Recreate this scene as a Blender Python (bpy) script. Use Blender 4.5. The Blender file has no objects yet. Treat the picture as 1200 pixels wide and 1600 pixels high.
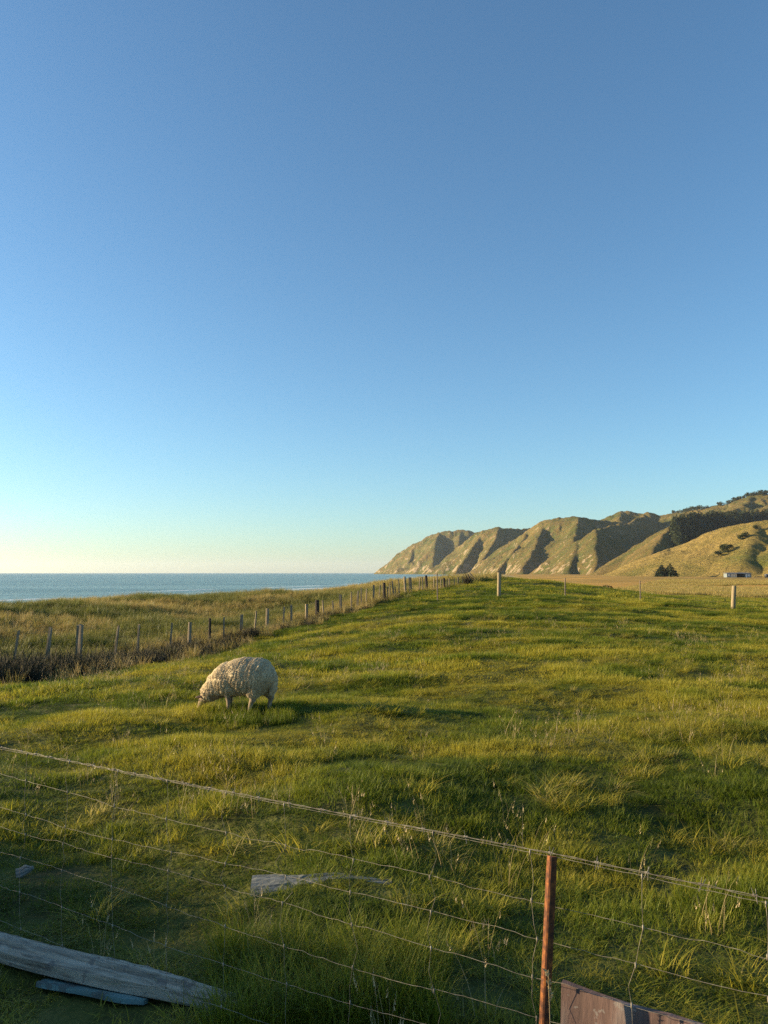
import bpy, bmesh, math, random
import numpy as np
from mathutils import Vector, Matrix, Euler

random.seed(7)
RNG = np.random.default_rng(11)
sc = bpy.context.scene
C = sc.collection
R = math.radians

# ------------------------------------------------------------------ camera
EYE = 1.8
PITCH = R(4.53)
FPX = 1200.0                      # focal length in pixels of the 1200 x 1600 photograph
cam_d = bpy.data.cameras.new('camera')
cam_d.sensor_fit = 'VERTICAL'
cam_d.sensor_height = 36.0
cam_d.lens = 27.0
cam_d.clip_start = 0.05
cam_d.clip_end = 80000.0
cam = bpy.data.objects.new('camera', cam_d)
C.objects.link(cam)
cam.location = (0, 0, EYE)
cam.rotation_euler = (R(90) + PITCH, 0, 0)
sc.camera = cam
sc.render.resolution_x, sc.render.resolution_y = 768, 1024

# ------------------------------------------------------------------ sky, sun, exposure
SUN_EL, SUN_AZ = 13.0, -83.0       # azimuth from the view direction, negative = left
world = bpy.data.worlds.new('World')
sc.world = world
world.use_nodes = True
wn = world.node_tree
wn.nodes.clear()
w_out = wn.nodes.new('ShaderNodeOutputWorld')
w_bg = wn.nodes.new('ShaderNodeBackground')
w_sky = wn.nodes.new('ShaderNodeTexSky')
w_sky.sky_type = 'NISHITA'
w_sky.sun_disc = False
w_sky.sun_elevation = R(SUN_EL)
w_sky.sun_rotation = R(SUN_AZ)
w_sky.altitude = 0
w_sky.air_density = 1.0
w_sky.dust_density = 0.45
w_sky.ozone_density = 3.5
w_bg.inputs['Strength'].default_value = 0.089
w_mul = wn.nodes.new('ShaderNodeMix'); w_mul.data_type = 'RGBA'; w_mul.blend_type = 'MULTIPLY'; w_mul.inputs[0].default_value = 1.0
w_mul.inputs[7].default_value = (0.82, 0.98, 0.98, 1.0)      # colour balance of the air
wn.links.new(w_sky.outputs[0], w_mul.inputs[6])
wn.links.new(w_mul.outputs[2], w_bg.inputs[0])
wn.links.new(w_bg.outputs[0], w_out.inputs[0])

sun_d = bpy.data.lights.new('sun', 'SUN')
sun_d.energy = 5.0
sun_d.angle = R(0.5)
sun_d.color = (1.0, 0.78, 0.46)
sun = bpy.data.objects.new('sun', sun_d)
C.objects.link(sun)
sun_dir = Vector((math.sin(R(SUN_AZ)) * math.cos(R(SUN_EL)), math.cos(R(SUN_AZ)) * math.cos(R(SUN_EL)), math.sin(R(SUN_EL))))
sun.rotation_euler = sun_dir.to_track_quat('Z', 'Y').to_euler()
sun.location = sun_dir * 60

vs = sc.view_settings
vs.view_transform = 'Standard'
vs.look = 'None'
vs.exposure = 1.36
vs.gamma = 1.0
vs.use_curve_mapping = False
sc.cycles.use_denoising = False        # the fine blades stay crisp
sc.cycles.use_adaptive_sampling = False
sc.cycles.max_bounces = 8
sc.cycles.transmission_bounces = 4
sc.cycles.transparent_max_bounces = 8
sc.cycles.volume_bounces = 0

# ------------------------------------------------------------------ helpers
def ray(px, py):
    u, v = (px - 600) / FPX, (800 - py) / FPX
    cp, sp = math.cos(PITCH), math.sin(PITCH)
    return Vector((u, cp - v * sp, sp + v * cp))

def at(px, py, Y):
    d = ray(px, py)
    return Vector((0, 0, EYE)) + d * (Y / d.y)

def at_z(px, py, z):
    d = ray(px, py)
    return Vector((0, 0, EYE)) + d * ((z - EYE) / d.z)

def _hash(ix, iy, seed):
    n = (ix.astype(np.int64) * 374761393 + iy.astype(np.int64) * 668265263 + seed * 974634777) & 0xFFFFFFFF
    n = ((n ^ (n >> 13)) * 1274126177) & 0xFFFFFFFF
    n = ((n ^ (n >> 16)) * 2246822519) & 0xFFFFFFFF
    return ((n ^ (n >> 15)) & 0xFFFFFF) / float(0xFFFFFF)

def vnoise(x, y, seed=0):
    x = np.asarray(x, dtype=np.float64); y = np.asarray(y, dtype=np.float64)
    ix = np.floor(x); iy = np.floor(y)
    fx = x - ix; fy = y - iy
    fx = fx * fx * fx * (fx * (fx * 6 - 15) + 10); fy = fy * fy * fy * (fy * (fy * 6 - 15) + 10)
    a = _hash(ix, iy, seed); b = _hash(ix + 1, iy, seed)
    c = _hash(ix, iy + 1, seed); d = _hash(ix + 1, iy + 1, seed)
    return (a + (b - a) * fx) * (1 - fy) + (c + (d - c) * fx) * fy

def fbm(x, y, seed=0, octs=4, gain=0.5):
    s = 0.0; a = 1.0; t = 0.0
    for o in range(octs):
        s = s + a * vnoise(x * 2 ** o + 17.3 * o, y * 2 ** o - 9.1 * o, seed + o)
        t += a; a *= gain
    return s / t

def sstep(a, b, x):
    t = np.clip((x - a) / (b - a), 0, 1)
    return t * t * (3 - 2 * t)

def link(o, parent=None, label=None, cat=None, group=None, kind=None):
    C.objects.link(o)
    if parent is not None: o.parent = parent
    if label: o['label'] = label
    if cat: o['category'] = cat
    if group: o['group'] = group
    if kind: o['kind'] = kind
    return o

def mesh_from(name, verts, faces, mat=None, smooth=False):
    me = bpy.data.meshes.new(name)
    me.from_pydata([tuple(v) for v in verts] if not isinstance(verts, np.ndarray) else verts.tolist(), [], faces)
    if smooth: me.polygons.foreach_set('use_smooth', [True] * len(me.polygons))
    if mat: me.materials.append(mat)
    me.update()
    return me

def obj(name, me, parent=None, **kw):
    return link(bpy.data.objects.new(name, me), parent, **kw)

def empty(name, loc=(0, 0, 0), rz=0.0, **kw):
    o = bpy.data.objects.new(name, None)
    o.location = loc; o.rotation_euler = (0, 0, rz); o.empty_display_size = 0.1
    return link(o, **kw)

def attr_float(me, name, vals, domain='POINT'):
    a = me.attributes.new(name, 'FLOAT', domain)
    a.data.foreach_set('value', np.asarray(vals, dtype=np.float32))

class MB:
    """collects simple shapes and builds ONE mesh"""
    def __init__(self): self.v = []; self.f = []
    def add(self, vs, fs):
        o = len(self.v); self.v += [Vector(p) for p in vs]; self.f += [[i + o for i in f] for f in fs]
    def tube(self, pts, rad, n=6, caps=True):
        pts = [Vector(p) for p in pts]
        rad = rad if hasattr(rad, '__len__') else [rad] * len(pts)
        vs = []; up = None
        for i, p in enumerate(pts):
            t = (pts[min(i + 1, len(pts) - 1)] - pts[max(i - 1, 0)]).normalized()
            if up is None:
                up = t.orthogonal().normalized()
            else:
                up = (up - t * up.dot(t))
                up = up.normalized() if up.length > 1e-6 else t.orthogonal().normalized()
            sd = t.cross(up)
            for k in range(n):
                a = 2 * math.pi * k / n
                vs.append(p + (up * math.cos(a) + sd * math.sin(a)) * rad[i])
        fs = []
        for i in range(len(pts) - 1):
            for k in range(n):
                fs.append([i * n + k, i * n + (k + 1) % n, (i + 1) * n + (k + 1) % n, (i + 1) * n + k])
        if caps:
            fs.append(list(range(n))[::-1]); fs.append([(len(pts) - 1) * n + k for k in range(n)])
        self.add(vs, fs)
    def box(self, a, b):
        x0, y0, z0 = a; x1, y1, z1 = b
        self.add([(x0, y0, z0), (x1, y0, z0), (x1, y1, z0), (x0, y1, z0), (x0, y0, z1), (x1, y0, z1), (x1, y1, z1), (x0, y1, z1)],
                 [[0, 3, 2, 1], [4, 5, 6, 7], [0, 1, 5, 4], [1, 2, 6, 5], [2, 3, 7, 6], [3, 0, 4, 7]])
    def mesh(self, name, mat, smooth=False): return mesh_from(name, self.v, self.f, mat, smooth)

# ------------------------------------------------------------------ material helpers
def new_mat(name):
    m = bpy.data.materials.new(name); m.use_nodes = True
    nt = m.node_tree
    return m, nt, nt.nodes['Principled BSDF'], nt.nodes['Material Output']

def N(nt, typ, **kw):
    n = nt.nodes.new(typ)
    for k, v in kw.items():
        if k.startswith('in_'):
            key = k[3:]
            key = int(key) if key.isdigit() else key.replace('_', ' ')
            n.inputs[key].default_value = v
        else: setattr(n, k, v)
    return n

def noise(nt, vec, scale, detail=4, rough=0.55, dist=0.0):
    n = N(nt, 'ShaderNodeTexNoise'); n.inputs['Scale'].default_value = scale
    n.inputs['Detail'].default_value = detail; n.inputs['Roughness'].default_value = rough
    n.inputs['Distortion'].default_value = dist
    if vec is not None: nt.links.new(vec, n.inputs['Vector'])
    return n.outputs['Fac']

def ramp(nt, fac, stops):
    n = N(nt, 'ShaderNodeValToRGB'); cr = n.color_ramp
    while len(cr.elements) < len(stops): cr.elements.new(0.5)
    for e, (p, c) in zip(cr.elements, stops):
        e.position = p; e.color = (*c, 1) if len(c) == 3 else c
    nt.links.new(fac, n.inputs[0]); return n.outputs[0]

def mixc(nt, fac, a, b, mode='MIX'):
    n = N(nt, 'ShaderNodeMix', data_type='RGBA', blend_type=mode)
    for s, v in ((n.inputs[0], fac), (n.inputs[6], a), (n.inputs[7], b)):
        if hasattr(v, 'links') or isinstance(v, bpy.types.NodeSocket): nt.links.new(v, s)
        elif isinstance(v, (int, float)): s.default_value = v
        else: s.default_value = (*v, 1) if len(v) == 3 else v
    return n.outputs[2]

def mathn(nt, op, a, b=None, clamp=False):
    n = N(nt, 'ShaderNodeMath', operation=op, use_clamp=clamp)
    for s, v in ((n.inputs[0], a), (n.inputs[1], b)):
        if v is None: continue
        if isinstance(v, bpy.types.NodeSocket): nt.links.new(v, s)
        else: s.default_value = v
    return n.outputs[0]

def bump(nt, bsdf, height, strength=0.5, dist=0.02):
    b = N(nt, 'ShaderNodeBump'); b.inputs['Strength'].default_value = strength; b.inputs['Distance'].default_value = dist
    nt.links.new(height, b.inputs['Height']); nt.links.new(b.outputs[0], bsdf.inputs['Normal'])

def pos(nt): return N(nt, 'ShaderNodeNewGeometry').outputs['Position']
def objco(nt): return N(nt, 'ShaderNodeTexCoord').outputs['Object']

def grass_mat(name, stops, dry_col, tip_col, trans=0.35, tip=0.5):
    """blade colour from the per-clump attributes tint (0..1) and dry (0..1)"""
    m, nt, b, out = new_mat(name)
    t = N(nt, 'ShaderNodeAttribute', attribute_type='INSTANCER', attribute_name='tint').outputs['Fac']
    d = N(nt, 'ShaderNodeAttribute', attribute_type='INSTANCER', attribute_name='dry').outputs['Fac']
    v = N(nt, 'ShaderNodeAttribute', attribute_type='GEOMETRY', attribute_name='along').outputs['Fac']
    bl = N(nt, 'ShaderNodeAttribute', attribute_type='GEOMETRY', attribute_name='blade').outputs['Fac']
    tt = mathn(nt, 'ADD', t, mathn(nt, 'MULTIPLY', mathn(nt, 'SUBTRACT', bl, 0.5), 0.45), clamp=True)
    col = ramp(nt, tt, stops)
    dd = mathn(nt, 'ADD', d, mathn(nt, 'MULTIPLY', mathn(nt, 'SUBTRACT', bl, 0.6), 0.5))
    dd = mathn(nt, 'GREATER_THAN', dd, 0.5)
    col = mixc(nt, mathn(nt, 'MULTIPLY', dd, 0.85), col, dry_col)
    col = mixc(nt, mathn(nt, 'MULTIPLY', mathn(nt, 'POWER', v, 2.0), tip), col, tip_col)
    nt.links.new(col, b.inputs['Base Color'])
    b.inputs['Roughness'].default_value = 0.55
    b.inputs['Specular IOR Level'].default_value = 0.3
    tr = N(nt, 'ShaderNodeBsdfTranslucent'); nt.links.new(col, tr.inputs[0])
    mx = N(nt, 'ShaderNodeMixShader'); mx.inputs[0].default_value = trans
    nt.links.new(b.outputs[0], mx.inputs[1]); nt.links.new(tr.outputs[0], mx.inputs[2])
    nt.links.new(mx.outputs[0], out.inputs['Surface'])
    return m

# ------------------------------------------------------------------ terrain height
SEA_Z = -4.5
def fence_x(Y): return -8.45 + 0.4057 * (Y - 19.5)
CP = np.array([
    (0, 0, 0), (-3, 3, 0), (3, 3, 0), (-4, 8, -0.02), (-2, 10, 0), (4, 10, 0), (9, 12, 0), (0, -10, 0), (-12, -8, 0), (12, -8, 0),
    (0, 20, 0.12), (8, 22, 0.02), (15, 25, -0.1), (-4.6, 15.5, -0.25), (-1.6, 24, -0.12), (0.2, 26, 0.08), (6, 29, 0.25),
    (-8.86, 18.5, -0.78), (-8.0, 20.5, -0.78), (-6.0, 25.6, -0.72), (-4.75, 28.6, -0.58), (-2.8, 33.5, -0.22), (0, 40.3, 0.36), (2.3, 46, 0.66), (8.4, 75, 1.15),
    (0.6, 35, 0.18), (2.6, 38, 0.45), (5.7, 38, 0.6), (9.2, 39, 0.5), (13.3, 41, 0.25), (16.4, 36, 0.0), (9.7, 60, 1.3), (6.2, 70, 1.12),
    (15.5, 56, 0.72), (16.2, 48, 0.25), (14, 85, 0.4), (22, 78, -0.6), (26, 60, -0.8), (30, 45, -0.8), (40, 70, -1.5), (25, 30, -0.35), (60, 60, -1.7), (25, 120, -1.6), (45, 25, -0.8), (60, 0, -1),
    (-12.5, 27, -0.6), (-17.5, 35, 0.05), (-12.7, 43, 0.2), (-8.3, 50, 0.3), (-0.6, 70, 0.45), (6, 92, 0.5), (-27, 27, 0.1), (-14, 21, -0.55), (-6, 40, -0.35), (-2.5, 52, 0.1),
    (-32, 45, -2.6), (-22, 65, -2.8), (-12, 90, -2.6), (-45, 30, -3.0), (-13, 12, -0.5), (-14, 4, -0.1), (-30, 8, -0.3), (-50, 0, -3), (10, 130, -1.5), (-15, 120, -3.5),
], dtype=float)
def _tps(r2): return np.where(r2 > 0, 0.5 * r2 * np.log(np.maximum(r2, 1e-12)), 0)
_n = len(CP)
_K = _tps(((CP[:, None, :2] - CP[None, :, :2]) ** 2).sum(-1)) + 0.4 * np.eye(_n)
_Pm = np.c_[np.ones(_n), CP[:, :2]]
_sol = np.linalg.solve(np.block([[_K, _Pm], [_Pm.T, np.zeros((3, 3))]]), np.r_[CP[:, 2], 0, 0, 0])
def near_h(x, y):
    x = np.asarray(x, float); y = np.asarray(y, float)
    sh = x.shape; xf = x.ravel(); yf = y.ravel()
    h = _sol[_n] + _sol[_n + 1] * xf + _sol[_n + 2] * yf
    for i in range(_n):
        h = h + _sol[i] * _tps((xf - CP[i, 0]) ** 2 + (yf - CP[i, 1]) ** 2)
    return h.reshape(sh)

SHORE = np.array([(-260, -400), (-150, -100), (-95, 60), (-60, 130), (-15, 230), (40, 370), (80, 560), (112, 760), (150, 1000), (195, 1300), (245, 1700), (265, 2050), (225, 2450), (150, 2850), (30, 3450), (-35, 3640), (60, 3900), (600, 4700), (3000, 9000)], float)
def shore_d(x, y):
    """signed distance to the shoreline, land positive"""
    x = np.asarray(x, float); y = np.asarray(y, float)
    best = np.full(x.shape, 1e18); sgn = np.ones(x.shape)
    for a, b in zip(SHORE[:-1], SHORE[1:]):
        d = b - a; L2 = (d ** 2).sum()
        t = np.clip(((x - a[0]) * d[0] + (y - a[1]) * d[1]) / L2, 0, 1)
        dx = x - (a[0] + t * d[0]); dy = y - (a[1] + t * d[1])
        q = dx * dx + dy * dy
        s = np.where(d[0] * (y - a[1]) - d[1] * (x - a[0]) < 0, 1.0, -1.0)
        m = q < best
        best = np.where(m, q, best); sgn = np.where(m, s, sgn)
    return np.sqrt(best) * sgn

def ground_h(x, y):
    x = np.asarray(x, float); y = np.asarray(y, float)
    r = np.hypot(x, y)
    d = shore_d(x, y)
    far = np.where(d < 0, SEA_Z + np.maximum(d * 0.05, -4), np.interp(d, [0, 15, 40, 60, 90, 130], [SEA_Z, SEA_Z + .8, -2.7, -2.0, -1.6, -1.75]))
    far = far + (fbm(x / 60, y / 60, 5) - 0.5) * 0.9 * sstep(20, 80, d)
    near = np.clip(near_h(np.clip(x, -60, 70), np.clip(y, -20, 135)), -3.6, 2.2)
    w = 1 - sstep(85, 125, r)
    h = far * (1 - w) + near * w
    h = np.where(d < 25, np.minimum(h, far), h)
    # hummocks of the pasture
    hum = (fbm(x / 1.7, y / 1.3, 21, 3) - 0.5) * 0.27 + (fbm(x / 5.5, y / 4.0, 31, 2) - 0.5) * 0.28
    h = h + hum * (1 - sstep(50, 140, r)) * sstep(1.0, 5.0, r)
    # tussock humps of the dune strip
    side = sstep(0.0, 4.0, fence_x(y) - x)
    h = h + side * (fbm(x / 3.2, y / 3.2, 41, 3) - 0.45) * 0.55 * (1 - sstep(60, 140, r)) * sstep(12, 20, r)
    # unseen bank left of the camera, added to shade the foreground
    h = h + 1.75 * (0.70 + 0.6 * fbm(x / 2.0, y / 0.9, 91, 3)) * np.exp(-((x + 8.2) / 1.7) ** 2) * (1 - sstep(3.5, 8.0, y)) * sstep(-9, -6, y)
    return h
def gz(x, y): return float(ground_h(np.array([x]), np.array([y]))[0])

def grid_mesh(name, az, rr, hfun, mat, keep=None):
    A, Q = np.meshgrid(az, rr, indexing='ij')
    X = Q * np.sin(A); Y = Q * np.cos(A)
    Z = hfun(X, Y)
    na, nr = A.shape
    idx = np.arange(na * nr).reshape(na, nr)
    f = np.stack([idx[:-1, :-1], idx[1:, :-1], idx[1:, 1:], idx[:-1, 1:]], -1).reshape(-1, 4)
    f = f[:, ::-1]
    if keep is not None:
        k = keep(X, Y, Z).ravel()
        f = f[k[f].any(1)]
    me = bpy.data.meshes.new(name)
    V = np.stack([X, Y, Z], -1).reshape(-1, 3)
    me.vertices.add(len(V)); me.vertices.foreach_set('co', V.ravel())
    me.loops.add(f.size); me.loops.foreach_set('vertex_index', f.ravel().astype(np.int32))
    me.polygons.add(len(f)); me.polygons.foreach_set('loop_start', np.arange(0, f.size, 4, dtype=np.int32))
    me.polygons.foreach_set('loop_total', np.full(len(f), 4, dtype=np.int32))
    me.polygons.foreach_set('use_smooth', np.ones(len(f), dtype=bool))
    me.update(calc_edges=True); me.validate()
    me.materials.append(mat)
    return me, X, Y, Z

# ground material: thatch and soil near, tan flats far, sand at the shore
def ground_material():
    m, nt, b, out = new_mat('ground')
    p = pos(nt)
    a_shore = N(nt, 'ShaderNodeAttribute', attribute_name='shore').outputs['Fac']
    a_flat = N(nt, 'ShaderNodeAttribute', attribute_name='flat').outputs['Fac']
    a_dune = N(nt, 'ShaderNodeAttribute', attribute_name='dune').outputs['Fac']
    n1 = noise(nt, p, 2.2, 6); n2 = noise(nt, p, 0.02, 5, 0.6); n3 = noise(nt, p, 14, 3)
    thatch = ramp(nt, n1, [(0.3, (0.045, 0.042, 0.016)), (0.55, (0.08, 0.088, 0.020)), (0.75, (0.13, 0.12, 0.038))])
    dune = ramp(nt, n1, [(0.3, (0.10, 0.075, 0.03)), (0.7, (0.20, 0.15, 0.06))])
    # strips of the far flats run across the view
    mp = N(nt, 'ShaderNodeMapping'); mp.inputs['Scale'].default_value = (0.35, 1.6, 1.0); nt.links.new(p, mp.inputs['Vector'])
    n4 = noise(nt, mp.outputs[0], 0.018, 6, 0.62, 0.4)
    flat = ramp(nt, n4, [(0.30, (0.16, 0.135, 0.035)), (0.45, (0.36, 0.215, 0.050)), (0.60, (0.52, 0.285, 0.065)), (0.75, (0.25, 0.19, 0.05))])
    n5 = noise(nt, p, 1.1, 5, 0.7)
    mp3 = N(nt, 'ShaderNodeMapping'); mp3.inputs['Scale'].default_value = (0.05, 0.6, 1.0); nt.links.new(p, mp3.inputs['Vector'])
    n6 = noise(nt, mp3.outputs[0], 0.09, 5, 0.7)
    flat = mixc(nt, mathn(nt, 'MULTIPLY', mathn(nt, 'GREATER_THAN', n6, 0.56), 0.55), flat, (0.14, 0.125, 0.035))
    flat = mixc(nt, 0.6, flat, mixc(nt, n5, (0.15, 0.15, 0.15), (0.9, 0.9, 0.9)), 'OVERLAY')
    sand = ramp(nt, n2, [(0.3, (0.30, 0.25, 0.19)), (0.7, (0.42, 0.36, 0.28))])
    col = mixc(nt, a_dune, thatch, dune)
    col = mixc(nt, a_flat, col, flat)
    col = mixc(nt, a_shore, col, sand)
    nt.links.new(col, b.inputs['Base Color']); b.inputs['Roughness'].default_value = 0.95
    b.inputs['Specular IOR Level'].default_value = 0.1
    bump(nt, b, mathn(nt, 'ADD', n1, n3), 0.8, 0.05)
    return m
M_ground = ground_material()
az = np.unique(np.r_[np.linspace(-180, -45, 40), np.linspace(-45, 45, 380), np.linspace(45, 180, 40)]) * math.pi / 180
rr = np.r_[0.02, np.geomspace(0.4, 1500, 330), 2500, 5000]
g_me, gX, gY, gZ = grid_mesh('ground', az, rr, ground_h, M_ground)
_d = shore_d(gX, gY).ravel(); _r = np.hypot(gX, gY).ravel()
attr_float(g_me, 'shore', (1 - sstep(16, 24, _d + 10 * (fbm(gX / 20, gY / 20, 77).ravel() - .5))))
_gn = (fbm(gX / 25, gY / 12, 78).ravel() - .5)
attr_float(g_me, 'flat', sstep(112, 130, _r + 40 * _gn))
attr_float(g_me, 'dune', sstep(-0.5, 2.5, (fence_x(gY) - gX).ravel()) * (1 - sstep(-1, 0, -(gY.ravel() - 9))) )
obj('ground', g_me, kind='structure')

# ------------------------------------------------------------------ sea
def sea_material():
    m, nt, b, out = new_mat('sea')
    p = pos(nt)
    mp = N(nt, 'ShaderNodeMapping'); mp.inputs['Scale'].default_value = (0.5, 1.0, 1.0); nt.links.new(p, mp.inputs['Vector'])
    n1 = noise(nt, mp.outputs[0], 0.35, 8, 0.65)
    n2 = noise(nt, mp.outputs[0], 0.02, 5, 0.55)
    mp2 = N(nt, 'ShaderNodeMapping'); mp2.inputs['Scale'].default_value = (0.12, 1.0, 1.0); nt.links.new(p, mp2.inputs['Vector'])
    n3 = noise(nt, mp2.outputs[0], 0.02, 7, 0.7)
    col = ramp(nt, n3, [(0.3, (0.12, 0.215, 0.215)), (0.5, (0.175, 0.295, 0.29)), (0.7, (0.26, 0.395, 0.38))])
    foam = N(nt, 'ShaderNodeAttribute', attribute_name='foam').outputs['Fac']
    caps = mathn(nt, 'GREATER_THAN', noise(nt, mp.outputs[0], 0.09, 8, 0.75), 0.70)
    col = mixc(nt, mathn(nt, 'MULTIPLY', caps, 0.35), col, (0.42, 0.55, 0.56))
    col = mixc(nt, foam, col, (0.75, 0.78, 0.78))
    nt.links.new(col, b.inputs['Base Color'])
    b.inputs['Roughness'].default_value = 0.35
    b.inputs['IOR'].default_value = 1.33
    b.inputs['Specular IOR Level'].default_value = 0.35
    h = mathn(nt, 'ADD', n1, mathn(nt, 'MULTIPLY', n2, 4.0))
    bump(nt, b, h, 1.0, 1.6)
    return m
s_az = np.linspace(-75, 60, 330) * math.pi / 180
s_rr = np.geomspace(60, 22000, 420)
s_me, sX, sY, _z = grid_mesh('sea', s_az, s_rr, lambda x, y: np.full(x.shape, SEA_Z), sea_material())
_sd = -shore_d(sX, sY); _w = _sd + 14 * (fbm(sX / 60, sY / 60, 95, 3) - .5)
_f = np.zeros(sX.shape)
for _c, _wd in ((6, 5), (22, 3.0), (44, 3.2), (70, 2.4)):
    _f = np.maximum(_f, np.exp(-((_w - _c) / _wd) ** 2) * sstep(0.42, 0.60, fbm(sX / 26 + _c, sY / 26, 96, 3)))
attr_float(s_me, 'foam', _f.ravel())
obj('sea', s_me, kind='structure')

# ------------------------------------------------------------------ hills
# crest lines as (photo x, photo y, distance in metres), side slope, gully depth
RIDGES = [
    # far headland
    ([(760, 836, 3800), (744, 833, 3750), (731, 828.5, 3700), (707, 828.5, 3720), (685, 833, 3760), (667, 840, 3800), (645, 851, 3840), (624, 864, 3880), (603, 881, 3920), (590, 895, 3950)], 0.80, 20),
    ([(686, 834, 3740), (681, 845, 3560), (679, 860, 3420), (676, 880, 3280)], 0.85, 16),
    ([(645, 851, 3840), (643, 868, 3700), (636, 888, 3560)], 0.85, 12),
    ([(720, 829, 3710), (716, 850, 3520), (712, 872, 3350)], 0.80, 14),
    # second headland
    ([(900, 830, 3000), (827, 827, 2900), (797, 826, 2850), (780, 823, 2830), (757, 828, 2880), (744, 834, 2920), (720, 851, 2980), (697, 872, 3040), (680, 893, 3080)], 0.85, 20),
    ([(757, 828, 2880), (742, 850, 2740), (727, 873, 2640), (712, 893, 2560)], 0.95, 14),
    ([(781, 823, 2830), (772, 845, 2680), (758, 868, 2560), (742, 892, 2470)], 0.95, 16),
    ([(799, 826, 2850), (797, 848, 2680), (788, 872, 2540), (778, 892, 2440)], 0.95, 16),
    # main seaward hill
    ([(1000, 820, 2500), (960, 815, 2320), (938, 813, 2240), (923, 809.5, 2200), (905, 806.5, 2180), (872, 809, 2240), (850, 813, 2300), (828, 827, 2360), (786, 853, 2440), (755, 876, 2500), (738, 893, 2530)], 0.70, 18),
    ([(904, 807, 2180), (902, 822, 2060), (899, 836, 1980), (890, 858, 1880), (876, 880, 1800)], 0.75, 14),
    ([(850, 813, 2300), (843, 838, 2130), (832, 864, 2000), (816, 888, 1900)], 0.80, 14),
    ([(828, 827, 2360), (812, 850, 2220), (794, 872, 2120), (778, 891, 2050)], 0.85, 14),
    # spur with the clay face
    ([(1007, 805, 2400), (985, 816, 2150), (960, 820.5, 1980), (942, 826, 1850), (930, 828, 1780), (900, 846, 1810), (868, 866, 1840), (840, 888, 1870)], 0.72, 10),
    ([(931, 828, 1780), (933, 840, 1700), (929, 858, 1630), (934, 874, 1580), (926, 895, 1520)], 0.85, 8),
    ([(905, 843, 1805), (898, 866, 1690), (888, 890, 1600)], 0.80, 8),
    # back hill
    ([(930, 822, 2700), (944, 812.5, 2660), (968, 799, 2600), (985, 799, 2580), (1007, 803.5, 2570), (1013, 801, 2540), (1030, 805, 2540), (1042, 807, 2560), (1070, 815, 2600)], 0.60, 22),
    ([(1013, 801, 2540), (1020, 822, 2350), (1024, 845, 2180)], 0.65, 14),
    ([(970, 799, 2600), (968, 812, 2440)], 0.65, 12),
    # spur in front of the wood
    ([(1420, 802, 1650), (1200, 809, 1600), (1143, 812, 1540), (1115, 812, 1490), (1085, 814, 1430), (1053, 819, 1360), (1030, 833.5, 1380), (1002, 849, 1400), (973, 866, 1420), (948, 882, 1440), (936, 897, 1455)], 0.62, 9),
    ([(1046, 824, 1350), (1034, 838, 1270), (1024, 851, 1215), (1016, 873, 1150), (1007, 896, 1085)], 0.72, 7),
    ([(1015, 842, 1390), (1000, 864, 1290), (984, 888, 1200)], 0.75, 7),
    # high ridge behind the wood
    ([(1030, 812, 2700), (1041, 808, 2620), (1055, 802, 2500), (1072, 797.5, 2420), (1095, 796, 2340), (1132, 788, 2250), (1155, 783, 2180), (1177, 775, 2120), (1200, 771, 2080), (1300, 758, 1950), (1480, 745, 1900)], 0.42, 16),
    ([(1177, 775, 2120), (1160, 792, 1960), (1120, 803, 1860)], 0.40, 10),
    ([(1260, 764, 2000), (1230, 780, 1880), (1190, 797, 1780)], 0.40, 10),
    # near grassy slope
    ([(1040, 886, 960), (1058, 870, 945), (1081, 853, 925), (1115, 833.5, 900), (1143, 822.5, 880), (1165, 817, 865), (1182, 814, 855), (1215, 811, 840), (1290, 803, 800), (1450, 795, 720)], 0.40, 6),
    ([(1120, 832, 897), (1112, 856, 830), (1095, 882, 765)], 0.38, 5),
    ([(1182, 814, 855), (1176, 842, 780), (1160, 876, 700)], 0.36, 5),
    ([(1270, 806, 815), (1262, 840, 720), (1245, 878, 650)], 0.36, 5),
]
_segs = []
for pts, k, gul in RIDGES:
    P3 = [at(*p) for p in pts]
    s0 = random.random() * 5000
    for a, b in zip(P3[:-1], P3[1:]):
        L = math.hypot(b.x - a.x, b.y - a.y)
        _segs.append((a, b, k, gul, s0)); s0 += L
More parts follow.
